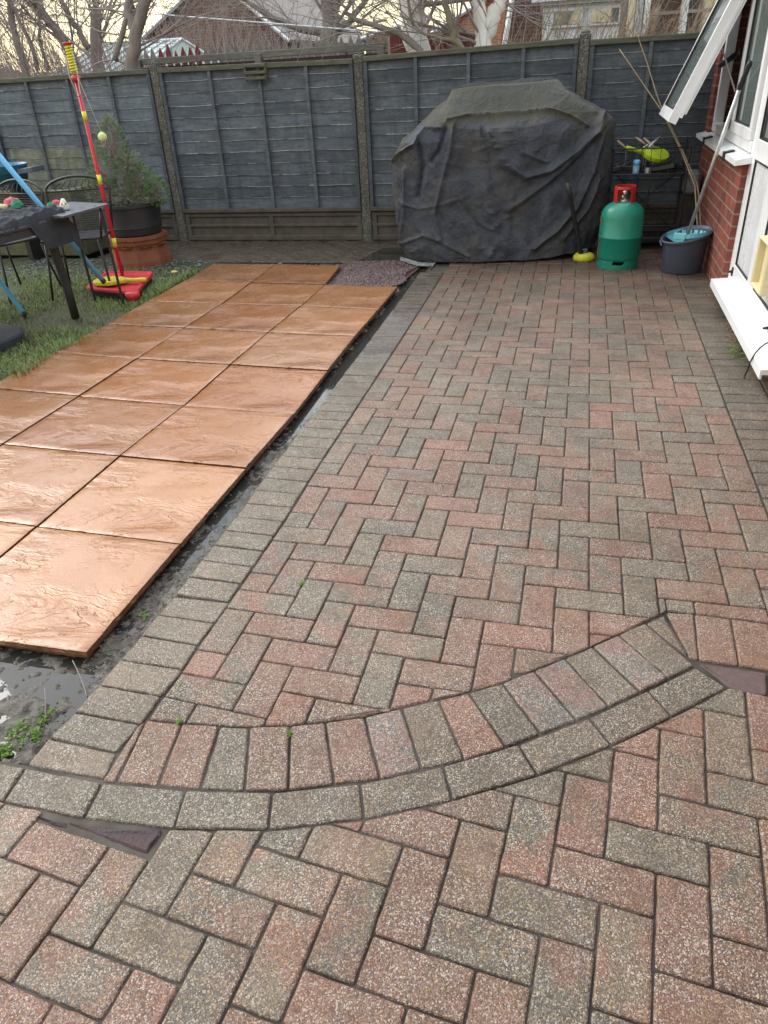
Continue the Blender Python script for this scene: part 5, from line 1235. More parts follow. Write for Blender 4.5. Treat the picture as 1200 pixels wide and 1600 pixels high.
# open top-hung sash
sa = Vector((1.970, 0, 1.985)); sb_ = Vector((1.562, 0, 1.012)); L = (sb_ - sa).length; dn = (sb_ - sa).normalized(); nr = Vector((dn.z, 0, -dn.x)); nr = nr if nr.x < 0 else -nr
def sash_box(mb, y0, y1, s0, s1, d0, d1):
    vs = [sa + dn * s + nr * d + Vector((0, y, 0)) for s in (s0, s1) for y in (y0, y1) for d in (d0, d1)]
    mb.add(vs, [(0, 2, 3, 1), (4, 5, 7, 6), (0, 1, 5, 4), (2, 6, 7, 3), (0, 4, 6, 2), (1, 3, 7, 5)])
YA, YB = 4.86, 5.72
mb = MB(); t_ = .055
sash_box(mb, YA, YA + t_, 0, L, -.03, .028); sash_box(mb, YB - t_, YB, 0, L, -.03, .028); sash_box(mb, YA + t_, YB - t_, L - .075, L - .001, -.03, .027); sash_box(mb, YA + t_, YB - t_, 0.001, .065, -.03, .027)
sash_box(mb, YA - .012, YA + .02, .04, L - .05, -.048, -.0305); sash_box(mb, YA - .010, YA + .004, .02, L - .08, -.062, -.050)
so2 = mb.build('open_sash', M['upvc'], H)
mb = MB(); sash_box(mb, YA + t_ + .004, YB - t_ - .004, .07, L - .08, .004, .010); mb.build('pane', M['glass'], so2)
mb = MB(); sash_box(mb, YA + t_, YA + t_ + .009, .07, L - .08, .012, .020); sash_box(mb, YB - t_ - .012, YB - t_, .07, L - .08, .012, .0275); sash_box(mb, YA + t_, YB - t_, L - .084, L - .076, .012, .024); mb.build('gasket', M['rubber'], so2)
# patio door: post, lower panels, glazing, sill
mb = MB(); fr(mb, 4.022, 4.118, .12, 2.15, 1.985, 2.06); fr(mb, 2.31, 2.36, .12, 2.15, 1.985, 2.06); fr(mb, 2.36, 4.022, 2.09, 2.15, 1.985, 2.06); fr(mb, 2.36, 4.022, .131, .168, 1.985, 2.06)
D = mb.build('door_frame', M['upvc'], H)
mb = MB(); mb.add([(1.880, 2.335, .092), (2.06, 2.335, .092), (2.06, 4.105, .092), (1.880, 4.105, .092), (1.880, 2.335, .116), (2.06, 2.335, .131), (2.06, 4.105, .131), (1.880, 4.105, .116)], [(3, 2, 1, 0), (4, 5, 6, 7), (0, 1, 5, 4), (1, 2, 6, 5), (2, 3, 7, 6), (3, 0, 4, 7)])
mb.box((1.880, 2.335, .070), (1.890, 4.105, .0915)); mb.build('door_sill', M['upvc'], H)
def leaf(y0, y1, nm):
    mb = MB(); s = .085; xa, xb = 1.976, 2.03
    fr(mb, y0, y0 + s, .170, 2.088, xa, xb); fr(mb, y1 - s, y1, .170, 2.088, xa, xb); fr(mb, y0 + s, y1 - s, .170, .250, xa, xb); fr(mb, y0 + s, y1 - s, .865, .975, xa, xb); fr(mb, y0 + s, y1 - s, 2.01, 2.088, xa, xb)
    lf = mb.build(nm, M['upvc'], H)
    mb = MB(); fr(mb, y0 + s, y1 - s, .252, .863, 1.992, 2.012, 0); mb.build('lower_panel', M['upvc_panel'], lf)
    mb = MB(); fr(mb, y0 + s, y1 - s, .977, 2.008, 1.994, 2.002, 0); mb.build('glass', M['darkglass'], lf)
    mb = MB()
    for za, zb in ((.252, .863), (.977, 2.008)):
        for a in ((y0 + s, y1 - s, za, za + .007), (y0 + s, y1 - s, zb - .007, zb), (y0 + s, y0 + s + .007, za, zb), (y1 - s - .007, y1 - s, za, zb)): fr(mb, *a, 1.980, 1.991, 0)
    mb.build('gasket', M['rubber'], lf); return lf
leaf(3.385, 4.018, 'fixed_leaf'); dl = leaf(2.365, 3.380, 'door')
mb = MB(); mb.cbox((1.960, 2.93, .47), (0.035, 0.26, 0.27), ch=.012); mb.cbox((1.94, 3.045, .47), (0.07, 0.022, 0.25), ch=.006); mb.cbox((1.94, 2.80, .47), (0.07, 0.022, 0.25), ch=.006); mb.cbox((1.94, 2.92, .352), (0.07, 0.225, 0.018), ch=.006); mb.cbox((1.94, 2.92, .588), (0.07, 0.225, 0.018), ch=.006); mb.build('cat_flap', M['ivory'], dl)
for y in (3.93, 2.72):
    mb = MB(); mb.smooth = True; mb.cbox((1.972, y, .205), (.010, .022, .055), ch=.003); mb.tube([(1.970, y, .205), (1.940, y, .203)], [.010, .006], 8); mb.build('drain_cap', M['rubber'], H)
mb = MB(); mb.smooth = True; pts = [at(p, 0, x) for p, x in (((1206, 533), 1.95), ((1196, 537), 1.93), ((1188, 543), 1.90), ((1180, 552), 1.880), ((1172, 566), 1.872), ((1168, 578), 1.868))]
pts.append(Vector((pts[-1].x - .01, pts[-1].y, .0))); mb.tube(pts, .004, 6); mb.build('cable', M['rubber'], H)
# scraps and weeds under the sill
mb = MB(); rr = random.Random(6)
for k in range(90):
    y = rr.uniform(2.5, 3.5); x = rr.uniform(1.86, 1.95); a = rr.uniform(0, 6.28); l = rr.uniform(.02, .07); mb.tube([(x, y, .004), (x + l * .5 * math.cos(a), y + l * .5 * math.sin(a), .02), (x + l * math.cos(a), y + l * math.sin(a), rr.uniform(.0, .04))], .0012, 4)
tag(mb.build('dead_stems', M['straw']), kind='stuff')
q = gxy((1152, 552)); mossclump('moss', q[0], q[1], .03, .06, 260, '', 3, .012, 0.0)

# ================================================================== POTS AND CONIFER
pc = Vector((-2.93, 4.98, 0)); t = empty('chimney_pot', pc, 'squat octagonal terracotta chimney pot used as a stand on the lawn edge', 'chimney pot')
mb = MB(); mb.lathe([(.275, -.01), (.270, .05), (.245, .15), (.250, .185), (.262, .195), (.264, .225), (.275, .235), (.275, .262), (.20, .264), (.0, .262)], pc, 8, a0=PI / 8); mb.build('pot', M['terracotta'], t)
mb = MB(); mb.smooth = True
for k in range(44):      # rope moulding
    a = 2 * PI * k / 44; b = 2 * PI * (k + 1) / 44
    def R8(a): 
        aa = (a % (PI / 4)) - PI / 8; return .252 * math.cos(PI / 8) / math.cos(aa)
    aa = PI / 8 * 0
    r1, r2_ = R8(a), R8(b); mb.tube([pc + Vector((r1 * math.cos(a), r1 * math.sin(a), .165)), pc + Vector(((r1 + r2_) / 2 * math.cos((a + b) / 2) * 1.01, (r1 + r2_) / 2 * math.sin((a + b) / 2) * 1.01, .187)), pc + Vector((r2_ * math.cos(b), r2_ * math.sin(b), .165))], .006, 6)
mb.build('rope_moulding', M['terracotta'], t)
t = empty('potted_conifer', pc + Vector((0, 0, .265)), 'conifer in a black pot standing on the terracotta chimney pot', 'potted plant')
mb = MB(); mb.smooth = True; mb.lathe([(0, .266), (.215, .266), (.228, .275), (.236, .33), (.242, .335), (.240, .345), (.255, .500), (.268, .505), (.268, .53), (.252, .532), (.248, .50), (0, .50)], pc, 48); smoothed(mb.build('pot', M['blackpot'], t), 35)
mb = MB(); mb.lathe([(.247, .501), (.12, .515), (0, .52)], pc, 24); mb.build('soil', M['soil'], t)
rr = random.Random(31)
fol = MB(); twg = MB()
lobes = [((-.06, 0, .99), (.15, .11, .20), 1100, .45), ((-.17, -.02, .74), (.16, .15, .22), 900, .3), ((.05, .0, .72), (.17, .15, .18), 1000, .4), ((.17, -.02, .68), (.13, .12, .15), 800, .08), ((.10, -.05, .85), (.10, .10, .12), 420, .3), ((.30, -.03, .61), (.10, .09, .11), 900, .0), ((-.27, 0, .64), (.14, .12, .16), 800, .2), ((.05, -.10, .58), (.24, .12, .07), 700, .7), ((-.03, 0, 1.12), (.07, .06, .10), 250, .5)]
for (lx, ly, lz), (sx, sy, sz), n, dry in lobes:
    for k in range(int(n * 1.5)):
        while True:
            u = Vector((rr.uniform(-1, 1), rr.uniform(-1, 1), rr.uniform(-1, 1)))
            if .3 < u.length < 1: break
        u = u.normalized() * (u.length ** .5)
        if noise.noise(Vector((u.x * 2 + lx * 9, u.y * 2, u.z * 2 + lz * 5))) < -.22: continue
        p = pc + Vector((lx + u.x * sx, ly + u.y * sy, lz + u.z * sz)); d = (Vector((u.x, u.y, u.z * .6 + .35)).normalized() + Vector((rr.gauss(0, .35), rr.gauss(0, .35), rr.gauss(0, .35)))).normalized()
        s_ = d.cross(Vector((rr.gauss(0, 1), rr.gauss(0, 1), rr.gauss(0, 1)))).normalized(); fol.mi = 1 if rr.random() < dry else 0
        l = rr.uniform(.016, .034)
        for q in range(5):
            b = p + d * l * q / 5; w2 = l * .42 * (1 - q / 6); sg = 1 if q % 2 else -1
            fol.add([b, b + d * l * .16 + s_ * w2 * .1 * sg, b + d * l * .22 + s_ * w2 * sg], [(0, 1, 2)]); fol.add([b, b + d * l * .14 - s_ * w2 * .1 * sg, b + d * l * .25 - s_ * w2 * sg * .8], [(0, 1, 2)])
        if rr.random() < .10: twg.tube([pc + Vector((lx * .5, ly * .5, lz - sz * .7)), p.lerp(pc + Vector((lx, ly, lz)), .5), p], [.004, .0025, .001], 4)
twg.smooth = True; twg.tube([pc + Vector((0, 0, .5)), pc + Vector((-.02, 0, .75)), pc + Vector((-.05, 0, 1.1))], [.018, .012, .004], 8)
for a, b in (((-.01, 0, .62), (.20, -.05, .72)), ((-.02, 0, .65), (-.2, 0, .78)), ((-.02, 0, .8), (.1, -.03, .93)), ((0, 0, .58), (.30, -.02, .62))): twg.tube([pc + Vector(a), pc + (Vector(a) + Vector(b)) / 2 + Vector((0, 0, -.01)), pc + Vector(b)], [.009, .006, .003], 6)
twg.build('trunk', M['bark2'], t); fol.build('foliage', [M['needle'], M['needle_dry']], t)

# ================================================================== SWING BALL TOY
P0 = Vector((-2.675, 4.22, .075)); t = empty('swing_ball', (P0.x, P0.y, 0), 'red and yellow swing ball set on its red tray base', 'swing ball')
cr = [at(p, 2, .07) for p in ((133, 450), (166, 425), (241, 425), (213, 458))]
cc = sum(cr, Vector()) / 4
def tray(sc, z, k=.2):
    out = []
    for q in range(4):
        a, b, c = cr[q - 1], cr[q], cr[(q + 1) % 4]
        for f in (k, k * .3): out.append(b.lerp(a, f))
        for f in (k * .3, k): out.append(b.lerp(c, f))
    return [Vector((cc.x + (p.x - cc.x) * sc, cc.y + (p.y - cc.y) * sc, z)) for p in out]
def loft(rings, mat, nm, par, capb=True):
    mb = MB(); n = len(rings[0]); mb.add([p for r in rings for p in r], [(q * n + a, q * n + (a + 1) % n, (q + 1) * n + (a + 1) % n, (q + 1) * n + a) for q in range(len(rings) - 1) for a in range(n)] + [tuple(range(n - 1, -1, -1)), tuple((len(rings) - 1) * n + a for a in range(n))]); return mb.build(nm, mat, par)
loft([tray(.90, 0), tray(.93, .055)], M['rubber'], 'base', t)
loft([tray(.99, .052), tray(1.0, .058), tray(1.0, .070), tray(.985, .078), tray(.90, .078), tray(.88, .070), tray(.5, .070)], M['redplastic'], 'tray', t)
sp_ = at((204, 463), 2, .05); mb = MB(); mb.smooth = True; mb.lathe([(0, -.03), (.045, -.028), (.055, 0), (.055, .028), (.0, .03)], (sp_.x, sp_.y + .03, .046), 24); mb.build('spout', M['redplastic'], t)
zt = 1.70; lean = Vector((-.020, 0, 0))
def pp(z): return P0 + Vector((0, 0, z - .075)) + lean * (z / 1.7)
def zof(v):
    lo, hi = 0, 2
    for _ in range(40):
        m_ = (lo + hi) / 2; d = RM.transposed() @ (pp(m_) - Vector(CP)); vv = 800 - FPX * d.y / -d.z
        if vv > v: lo = m_
        else: hi = m_
    return lo
mb = MB(); mb.smooth = True; mb.tube([pp(.07), pp(.8), pp(zof(120))], .0145, 16); pl = mb.build('pole', M['redplastic'], t)
for v0, v1 in ((386, 372), (288, 273), (189, 174)): mb = MB(); mb.smooth = True; mb.tube([pp(zof(v0)), pp(zof(v1))], .0165, 16); mb.build('yellow_band', M['yellowplastic'], t)
zc, zs_, ze = zof(122), zof(116), zof(70)
mb = MB(); mb.smooth = True; mb.tube([pp(zc - .02), pp(zc - .015), pp(zc + .012), pp(zc + .018)], [.018, .034, .034, .018], 20); mb.build('collar', M['redplastic'], t)
mb = MB(); mb.smooth = True; pts = []
turns = 9
for k in range(turns * 18 + 1): a = 2 * PI * k / 18; z = zs_ + .01 + (ze - zs_ - .02) * k / (turns * 18); c0 = pp(z); pts.append(c0 + Vector((.023 * math.cos(a), .023 * math.sin(a), 0)))
mb.tube(pts, .0058, 6); mb.tube([pp(zs_), pp(ze)], .011, 12); mb.build('spiral', M['yellowplastic'], t)
mb = MB(); mb.smooth = True; mb.tube([pp(ze), pp(ze + .006), pp(ze + .014), pp(ze + .016)], [.02, .036, .036, .02], 20); mb.build('top_cap', M['redplastic'], t)
bl = at((160, 214), 1, P0.y - .03)
mb = MB(); mb.smooth = True; A = pp(zs_ + (ze - zs_) * .62) + Vector((-.034, -.01, 0)); 
mb.tube([A, pp(zs_) + Vector((-.036, -.02, -.01)), pp(zof(152)) + Vector((.0, -.026, 0)), pp(zof(150)) + Vector((.022, -.02, .02)), pp(zc) + Vector((.03, -.02, 0))], .0035, 6); mb.tube([pp(ze - .04) + Vector((.028, -.01, 0)), pp(zc) + Vector((.034, -.02, 0)), bl + Vector((0, 0, .03))], .0025, 6); mb.build('cord', M['cord'], t)
mb = MB(); mb.smooth = True; mb.lathe([(.033 * math.sin(PI * k / 16), -.033 * math.cos(PI * k / 16)) for k in range(17)], bl, 24); bo = mb.build('ball', M['ball'], t)
mb = MB(); mb.smooth = True; mb.lathe([(0, .003), (.008, .0), (.008, -.006)], bl + Vector((0, 0, .034)), 10); mb.build('ball_clip', M['white'], bo)
p1 = at((229, 437), 2, .10); p2 = at((147, 440), 2, .10)
bat('paddle_bat', p1, p2, M['yellowdirty'], 'muddy yellow bat lying across the red swing ball base', w=.105, flat=.014, ridges=0)

# ================================================================== BLUE POLES, UMBRELLA BASE, TABLE, CHAIRS
def bluepole(p, q, label):
    p, q = Vector(p), Vector(q); d = (q - p).normalized(); t = empty('blue_pole', p, label, 'pole'); mb = MB(); mb.smooth = True; mb.tube([p + d * .012, q], .0185, 18); mb.build('tube', M['bluepole'], t)
    mb = MB(); mb.smooth = True; mb.tube([p - d * .004, p, p + d * .028], [.013, .0198, .0198], 16); mb.build('end_cap', M['rubber'], t)
tip = at((163, 441), 2, .125); up_ = at((0, 245), 1, 3.45); bluepole(tip, tip + (up_ - tip) * 1.5, 'long light blue pole resting its black capped end on the yellow bat')
tip = at((40, 493), 2, .012); up_ = at((0, 440), 1, 3.30); up_ = at((0, 440), 1, tip.y + .02); bluepole(tip, tip + (up_ - tip) * 3.0, 'lower light blue pole with its capped end on the grass')
q = at((-28, 540), 2, .05); c_ = Vector((-2.78, 2.62, 0)); mb = MB(); mb.smooth = False; mb.lathe([(0, .0), (.27, .0), (.275, .01), (.275, .05), (.262, .062), (.06, .075), (.0, .075)], c_, 10, a0=.35); tag(mb.build('parasol_base', M['fabric'], origin=c_), 'dark grey stone parasol base on the grass at the left edge', 'parasol base')
# main table
zt_ = .685; e1 = at((96, 338), 2, zt_); e0_ = at((0, 362), 2, zt_); dv = (e0_ - e1).normalized(); sv = Vector((-dv.y, dv.x, 0)) ; sv = sv if sv.x < 0 else -sv
c1 = e1 + dv * -.02; c2 = c1 + dv * 1.5; c3 = c2 + sv * .9; c4 = c1 + sv * .9
t = empty('garden_table', (c1.x, c1.y, 0), 'dark metal garden table under the crumpled black jacket at left', 'table')
def slabpoly(P, z0, z1, mat, nm, par): mb = MB(); P2 = [(p.x, p.y) for p in P]; P2 = P2 if area(P2) > 0 else P2[::-1]; mb.prism(P2, z0, z1); return mb.build(nm, mat, par)
slabpoly([c1, c2, c3, c4], zt_ - .012, zt_, M['tabletop'], 'top', t)
ins = lambda P, d: [p + ((sum(P, Vector()) / 4) - p).normalized() * d for p in P]
slabpoly(ins([c1, c2, c3, c4], .02), zt_ - .075, zt_ - .013, M['greymesh'], 'apron', t)
foot = at((118, 496), 2, 0); 
mb = MB(); mb.smooth = True; k1 = c1 + dv * .10 + sv * .05
pts = [Vector((k1.x + dv.x * .12, k1.y + dv.y * .12, zt_ - .05)), Vector((k1.x + dv.x * .02, k1.y + dv.y * .02, zt_ - .09)), Vector(((k1.x + foot.x) / 2 - .01, (k1.y + foot.y) / 2 - .01, .46)), Vector(((k1.x + 3 * foot.x) / 4, (k1.y + 3 * foot.y) / 4, .22)), foot]
mb.tube(pts, [.034, .036, .030, .030, .030], 12); mb.build('leg', M['darkwood'], t)
for p in (c2, c3, c4): mb = MB(); mb.smooth = True; p = p.lerp(sum([c1, c2, c3, c4], Vector()) / 4, .1); mb.tube([(p.x, p.y, zt_ - .05), (p.x, p.y, 0)], .03, 12); mb.build('leg', M['darkwood'], t)
# jacket heaped on the table and hanging over its corner
rr = random.Random(9); mb = MB(); mb.smooth = True; nu, nv = 56, 44; vs = []
eu = -dv
for j in range(nv + 1):
    for i in range(nu + 1):
        u = i / nu; v = j / nv              # u along the edge away from camera, v inwards from beyond the edge
        s = -.55 + u * (.60 + .05 * math.sin(v * 9)); w2 = -.12 + v * (.42 + .04 * math.sin(u * 7))
        w2 = w2 if s > -.22 else w2 + (.10 * min(1, (-.22 - s) / .1))
        p = Vector((c1.x, c1.y, 0)) + eu * s + sv * w2
        f = noise.fractal(Vector((s * 7, w2 * 7, 3)), .8, 2.1, 5); rg = 1 - abs(noise.noise(Vector((s * 9 + 2, w2 * 14 + s * 9, 8)))) * 2
        z = zt_ + .012 + .030 * max(0, f + .45) + .026 * max(0, rg) + .02 * math.exp(-((s + .2) / .15) ** 2)
        over = max(0, -w2); 
        if over > 0: p += sv * (over * .85); z = zt_ + .01 - over * 1.5 + .012 * f
        ov2 = max(0, s - .01)
        if ov2 > 0: z -= ov2 * 1.6
        vs.append((p.x + .008 * f, p.y + .008 * rg, z))
mb.add(vs, [(j * (nu + 1) + i, j * (nu + 1) + i + 1, (j + 1) * (nu + 1) + i + 1, (j + 1) * (nu + 1) + i) for j in range(nv) for i in range(nu)])
tag(mb.build('jacket', M['fabric'], origin=(c1.x, c1.y, zt_)), 'crumpled black jacket draped over the table corner', 'jacket')
# small metal side table behind
a1 = at((98, 339), 2, .70); a2 = at((171, 319), 2, .70); a3 = at((112, 316), 2, .70); a4 = a1 + (a3 - a2)
t = empty('side_table', (a2.x, a2.y, 0), 'light grey metal topped table behind the jacket, pointing to the plant', 'table')
slabpoly([a1, a2, a2 + (a3 - a2) * 1.0, a4], .692, .704, M['tabletop'], 'top', t)
for p in (a2.lerp(a4, .12), a3.lerp(a1, .2)): mb = MB(); mb.tube([(p.x, p.y, .69), (p.x + .01, p.y, 0)], .010, 8); mb.build('leg', M['blackmetal'], t)
def meshpanel(A, B, C, D_, mat, nm, par, nx=26, ny=18, r=.0016):
    mb = MB()
    for k in range(nx + 1): mb.tube([A.lerp(B, k / nx), D_.lerp(C, k / nx)], r, 4, cap=False)
    for k in range(ny + 1): mb.tube([A.lerp(D_, k / ny), B.lerp(C, k / ny)], r, 4, cap=False)
    return mb.build(nm, mat, par)
def chair(o, yaw, label):
    """wire mesh chair: o = point on the ground under the seat, yaw = the way it faces"""
    t = empty('mesh_chair', o, label, 'chair', 'black wire mesh garden chairs'); Rz = Matrix.Translation(o) @ Matrix.Rotation(yaw, 4, 'Z')
    T = lambda x, y, z: Rz @ Vector((x, y, z))
    meshpanel(T(-.23, .22, .43), T(.23, .22, .43), T(.21, -.22, .41), T(-.21, -.22, .41), M['greymesh'], 'seat', t)
    mb = MB(); mb.smooth = True; mb.tube([T(-.23, .22, .43), T(.23, .22, .43), T(.21, -.22, .41), T(-.21, -.22, .41), T(-.23, .22, .43)], .009, 8); mb.build('seat_frame', M['blackmetal'], t)
    meshpanel(T(-.22, -.23, .42), T(.22, -.23, .42), T(.24, -.30, .72), T(-.24, -.30, .72), M['greymesh'], 'back_mesh', t)
    mb = MB(); mb.smooth = True; arch = [T(.25 * math.cos(a) * 1.0, -.31 - .02 * math.sin(a), .72 + .10 * math.sin(a)) for a in [PI * k / 20 for k in range(21)]]
    mb.tube([T(.22, -.23, .42)] + arch + [T(-.22, -.23, .42)], .010, 8); mb.tube([T(-.24, -.30, .72), T(.24, -.30, .72)], .007, 8)
    for k in range(-3, 4): mb.tube([T(k * .055, -.305, .72), T(k * .055 + .02, -.31, .745), T(k * .045 - .01, -.315, .72 + .075 * math.sqrt(max(0, 1 - (k / 4.2) ** 2)))], .005, 6)
    mb.build('back_frame', M['blackmetal'], t)
    for sx in (-1, 1):
        for sy in (-1, 1): mb = MB(); mb.smooth = True; mb.tube([T(sx * .20, sy * .20, .42), T(sx * .215, sy * .23, .2), T(sx * .235, sy * .27, 0)], .009, 8); mb.build('leg', M['blackmetal'], t)
        mb = MB(); mb.smooth = True; mb.tube([T(sx * .23, .22, .43), T(sx * .26, .20, .60), T(sx * .265, .05, .64), T(sx * .24, -.28, .63)], .009, 8); mb.build('armrest', M['blackmetal'], t)
chair(Vector((-2.86, 4.02, 0)), math.radians(200), 'wire mesh chair whose arched back shows just left of the conifer')
chair(Vector((-3.45, 3.85, 0)), math.radians(170), 'wire mesh chair with patterned back at the left edge behind the jacket')
# things on the tables
q = at((102, 328), 2, .706); t = empty('toy_bird', q, 'small white toy bird with dark eyes and yellow beak on the table', 'toy'); mb = MB(); mb.smooth = True
mb.lathe([(0, 0), (.028, 0), (.032, .012), (.029, .035), (.018, .055), (.012, .070), (0, .076)], q, 24); mb.build('body', M['white'], t)
d = (Vector(CP) - q); d.z = 0; d.normalize(); s_ = Vector((-d.y, d.x, 0))
mb = MB(); mb.smooth = True; mb.tube([q + d * .02 + Vector((0, 0, .038)), q + d * .042 + Vector((0, 0, .034))], [.010, .002], 10); mb.build('beak', M['yellowplastic'], t)
for s in (-1, 1): mb = MB(); mb.smooth = True; mb.lathe([(0, -.006), (.006, 0), (0, .006)], q + d * .024 + s_ * s * .013 + Vector((0, 0, .042)), 10); mb.build('eye', M['rubber'], t)
M['pinkc'] = pm('pink_red_cloth', (0.55, 0.10, 0.12), (0.4, 0.08, 0.10), 30, .9, .4, .002); M['greenc'] = pm('green_cloth', (0.03, 0.22, 0.12), (0.02, 0.16, 0.09), 30, .9, .4, .002)
def lump(nm, uv, z, sx, sy, sz, mat, label, par=None):
    q = at(uv, 2, z); mb = MB(); mb.smooth = True; n = 18; vs = []
    for j in range(10):
        for i in range(n):
            a = 2 * PI * i / n; r = math.cos(PI / 2 * j / 9); k = 1 + .3 * noise.noise(Vector((math.cos(a) * 2 + uv[0], math.sin(a) * 2, j * .4))); vs.append((q.x + sx * r * k * math.cos(a), q.y + sy * r * k * math.sin(a), z - .004 + sz * math.sin(PI / 2 * j / 9) * k))
    mb.add(vs, [(j * n + i, j * n + (i + 1) % n, (j + 1) * n + (i + 1) % n, (j + 1) * n + i) for j in range(9) for i in range(n)]); o = mb.build(nm, mat, par, origin=None if par else q)
    if not par: tag(o, label, 'cloth')
    return o
lump('knit_cloth', (88, 318), .706, .040, .03, .028, M['pinkc'], 'small pink red cloth lying beside the white toy bird')
lump('knit_cloth', (80, 322), .706, .030, .03, .030, M['greenc'], 'small green cloth between the jacket and the white toy bird')
lump('knit_cloth', (20, 318), .74, .07, .04, .045, M['pinkc'], 'pink red cloth heap behind the jacket at the left edge')
lump('knit_cloth', (27, 322), .74, .045, .04, .045, M['greenc'], 'green cloth heap in front of the pink one at the left')
q = at((0, 326), 2, .74); mb = MB(); mb.smooth = True; mb.tube([(q.x - .15, q.y - .02, .75), (q.x, q.y, .755), (q.x + .05, q.y + .01, .75)], .016, 10); tag(mb.build('cream_tube', M['ivory'], origin=q), 'cream tube lying beside the jacket at the left edge', 'tube')

# ================================================================== BEYOND THE FENCE
def twig(mb, p, d, r, L, depth, rg, bend=.25, split=3, n=5, grav=0.0, minr=.0018):
    pts = [p]; rs = [r]; segs = 4; q = Vector(p); dd = Vector(d)
    for k in range(segs):
        dd = (dd + Vector((rg.gauss(0, bend), rg.gauss(0, bend), rg.gauss(0, bend) - grav)) * .5).normalized(); q = q + dd * L / segs; q.y = max(q.y, 6.3); pts.append(q.copy()); rs.append(max(r * (1 - .45 * (k + 1) / segs), minr))
    mb.tube(pts, rs, n if r > .012 else 4, cap=False)
    if depth > 0:
        for k in range(split):
            u = rg.randint(1, segs); nd = (dd + Vector((rg.gauss(0, .6), rg.gauss(0, .6), rg.gauss(.1, .5)))).normalized(); twig(mb, pts[u], nd, rs[u] * rg.uniform(.45, .7), L * rg.uniform(.5, .8), depth - 1, rg, bend * 1.15, split, n, grav, minr)
def tree(nm, Y, limbs, mat, label, seed, depth=3, split=3, group=None, base=None, tw=None):
    """limbs = lists of (u, v, radius m) traced up the trunk; each becomes a tapered limb with side branches"""
    rg = random.Random(seed); p0 = at(limbs[0][0][:2], 1, Y); b = base if base is not None else p0.x; t = empty(nm, (b, Y, -.1), label, 'tree', group); tr = MB(); tr.smooth = True; cr_ = MB(); cr_.smooth = True
    for li, L in enumerate(limbs):
        pts = [at(q[:2], 1, Y + (q[3] if len(q) > 3 else 0)) for q in L]; rs = [q[2] for q in L]
        if li == 0: pts = [Vector((b, Y, -.1))] + pts; rs = [rs[0] * 1.25] + rs
        P = []; R_ = []
        for k in range(len(pts) - 1):
            for m_ in range(4): P.append(pts[k].lerp(pts[k + 1], m_ / 4) + Vector((rg.gauss(0, .01), 0, 0))); R_.append(rs[k] + (rs[k + 1] - rs[k]) * m_ / 4)
        P.append(pts[-1]); R_.append(rs[-1]); tr.tube(P, R_, 10)
        for k in range(3, len(P)):
            if P[k].z < 1.3: continue
            for _ in range(split if k % 2 else 1):
                d = (P[k] - P[k - 1]).normalized() + Vector((rg.gauss(0, .7), rg.gauss(0, .5), rg.gauss(.1, .45))); twig(cr_, P[k], d.normalized(), R_[k] * rg.uniform(.10, .24), rg.uniform(.5, 1.1) * (1 if Y < 10 else 1.5), depth, rg)
        d = (P[-1] - P[-2]).normalized()
        for _ in range(4): twig(cr_, P[-1], (d + Vector((rg.gauss(0, .4), rg.gauss(0, .4), rg.gauss(.2, .3)))).normalized(), R_[-1] * .6, 1.2, depth, rg)
    tr.build('trunk', mat, t); cr_.build('crown', tw or M['bark2'], t); return t
tree('bare_tree', 8.6, [[(118, 98, .062), (100, 62, .058), (70, 25, .052), (45, -8, .048), (10, -50, .04)], [(138, 75, .042), (120, 45, .038), (100, 10, .034), (80, -30, .03)]], M['bark'], 'bare tree with two stems leaning left behind the swing ball', 1, 3, 2, 'bare trees behind the fence')
tree('bare_tree', 8.3, [[(152, 100, .075), (151, 60, .07), (150, 12, .062)]], M['bark'], 'sawn off grey trunk standing upright right of the swing ball', 2, 2, 2, 'bare trees behind the fence')
tree('bare_tree', 6.25, [[(205, 100, .062), (212, 50, .058), (226, 0, .052), (236, -45, .04)], [(212, 55, .045), (200, 20, .04), (202, -20, .03)], [(178, 95, .03), (190, 50, .026), (205, 5, .02)]], M['bark'], 'bare tree left of the greenhouse with its trunk leaning right', 3, 3, 2, 'bare trees behind the fence')
tree('bare_tree', 8.4, [[(40, 112, .05), (25, 60, .045), (15, 10, .04)], [(60, 110, .03), (45, 60, .026), (20, 10, .02)], [(75, 110, .028), (62, 60, .02), (60, 5, .018)]], M['bark'], 'bushy many stemmed bare tree at the left edge', 4, 3, 3, 'bare trees behind the fence')
tree('bare_tree', 13.0, [[(515, 70, .155), (516, 30, .145), (512, -15, .13)], [(508, 52, .07), (470, 45, .06), (425, 28, .05), (385, 2, .035)], [(524, 48, .06), (545, 35, .05), (575, -5, .04)]], M['bark'], 'dark bare tree above the middle of the fence', 5, 3, 2, 'bare trees behind the fence')
tree('birch_tree', 6.95, [[(653, 80, .115), (647, 40, .118), (641, 0, .125), (640, -50, .11)], [(655, 46, .022), (664, 24, .018), (690, 40, .008)]], M['birch'], 'white barked birch left of the curved green stem', 6, 2, 1, 'birch trees behind the fence')
tree('birch_tree', 6.95, [[(756, 72, .085), (752, 40, .066), (745, -5, .058), (742, -40, .05)], [(756, 66, .06), (768, 34, .068), (782, 0, .066), (796, -40, .055)]], M['birch'], 'forked white barked birch left of the brick house', 7, 2, 1, 'birch trees behind the fence')
tree('fallen_limb', 6.6, [[(655, 78, .034), (625, 52, .03), (590, 42, .026), (552, 30, .02), (535, 8, .012)]], M['bark'], 'dark branch slanting down to the left birch foot', 8, 2, 1, None)
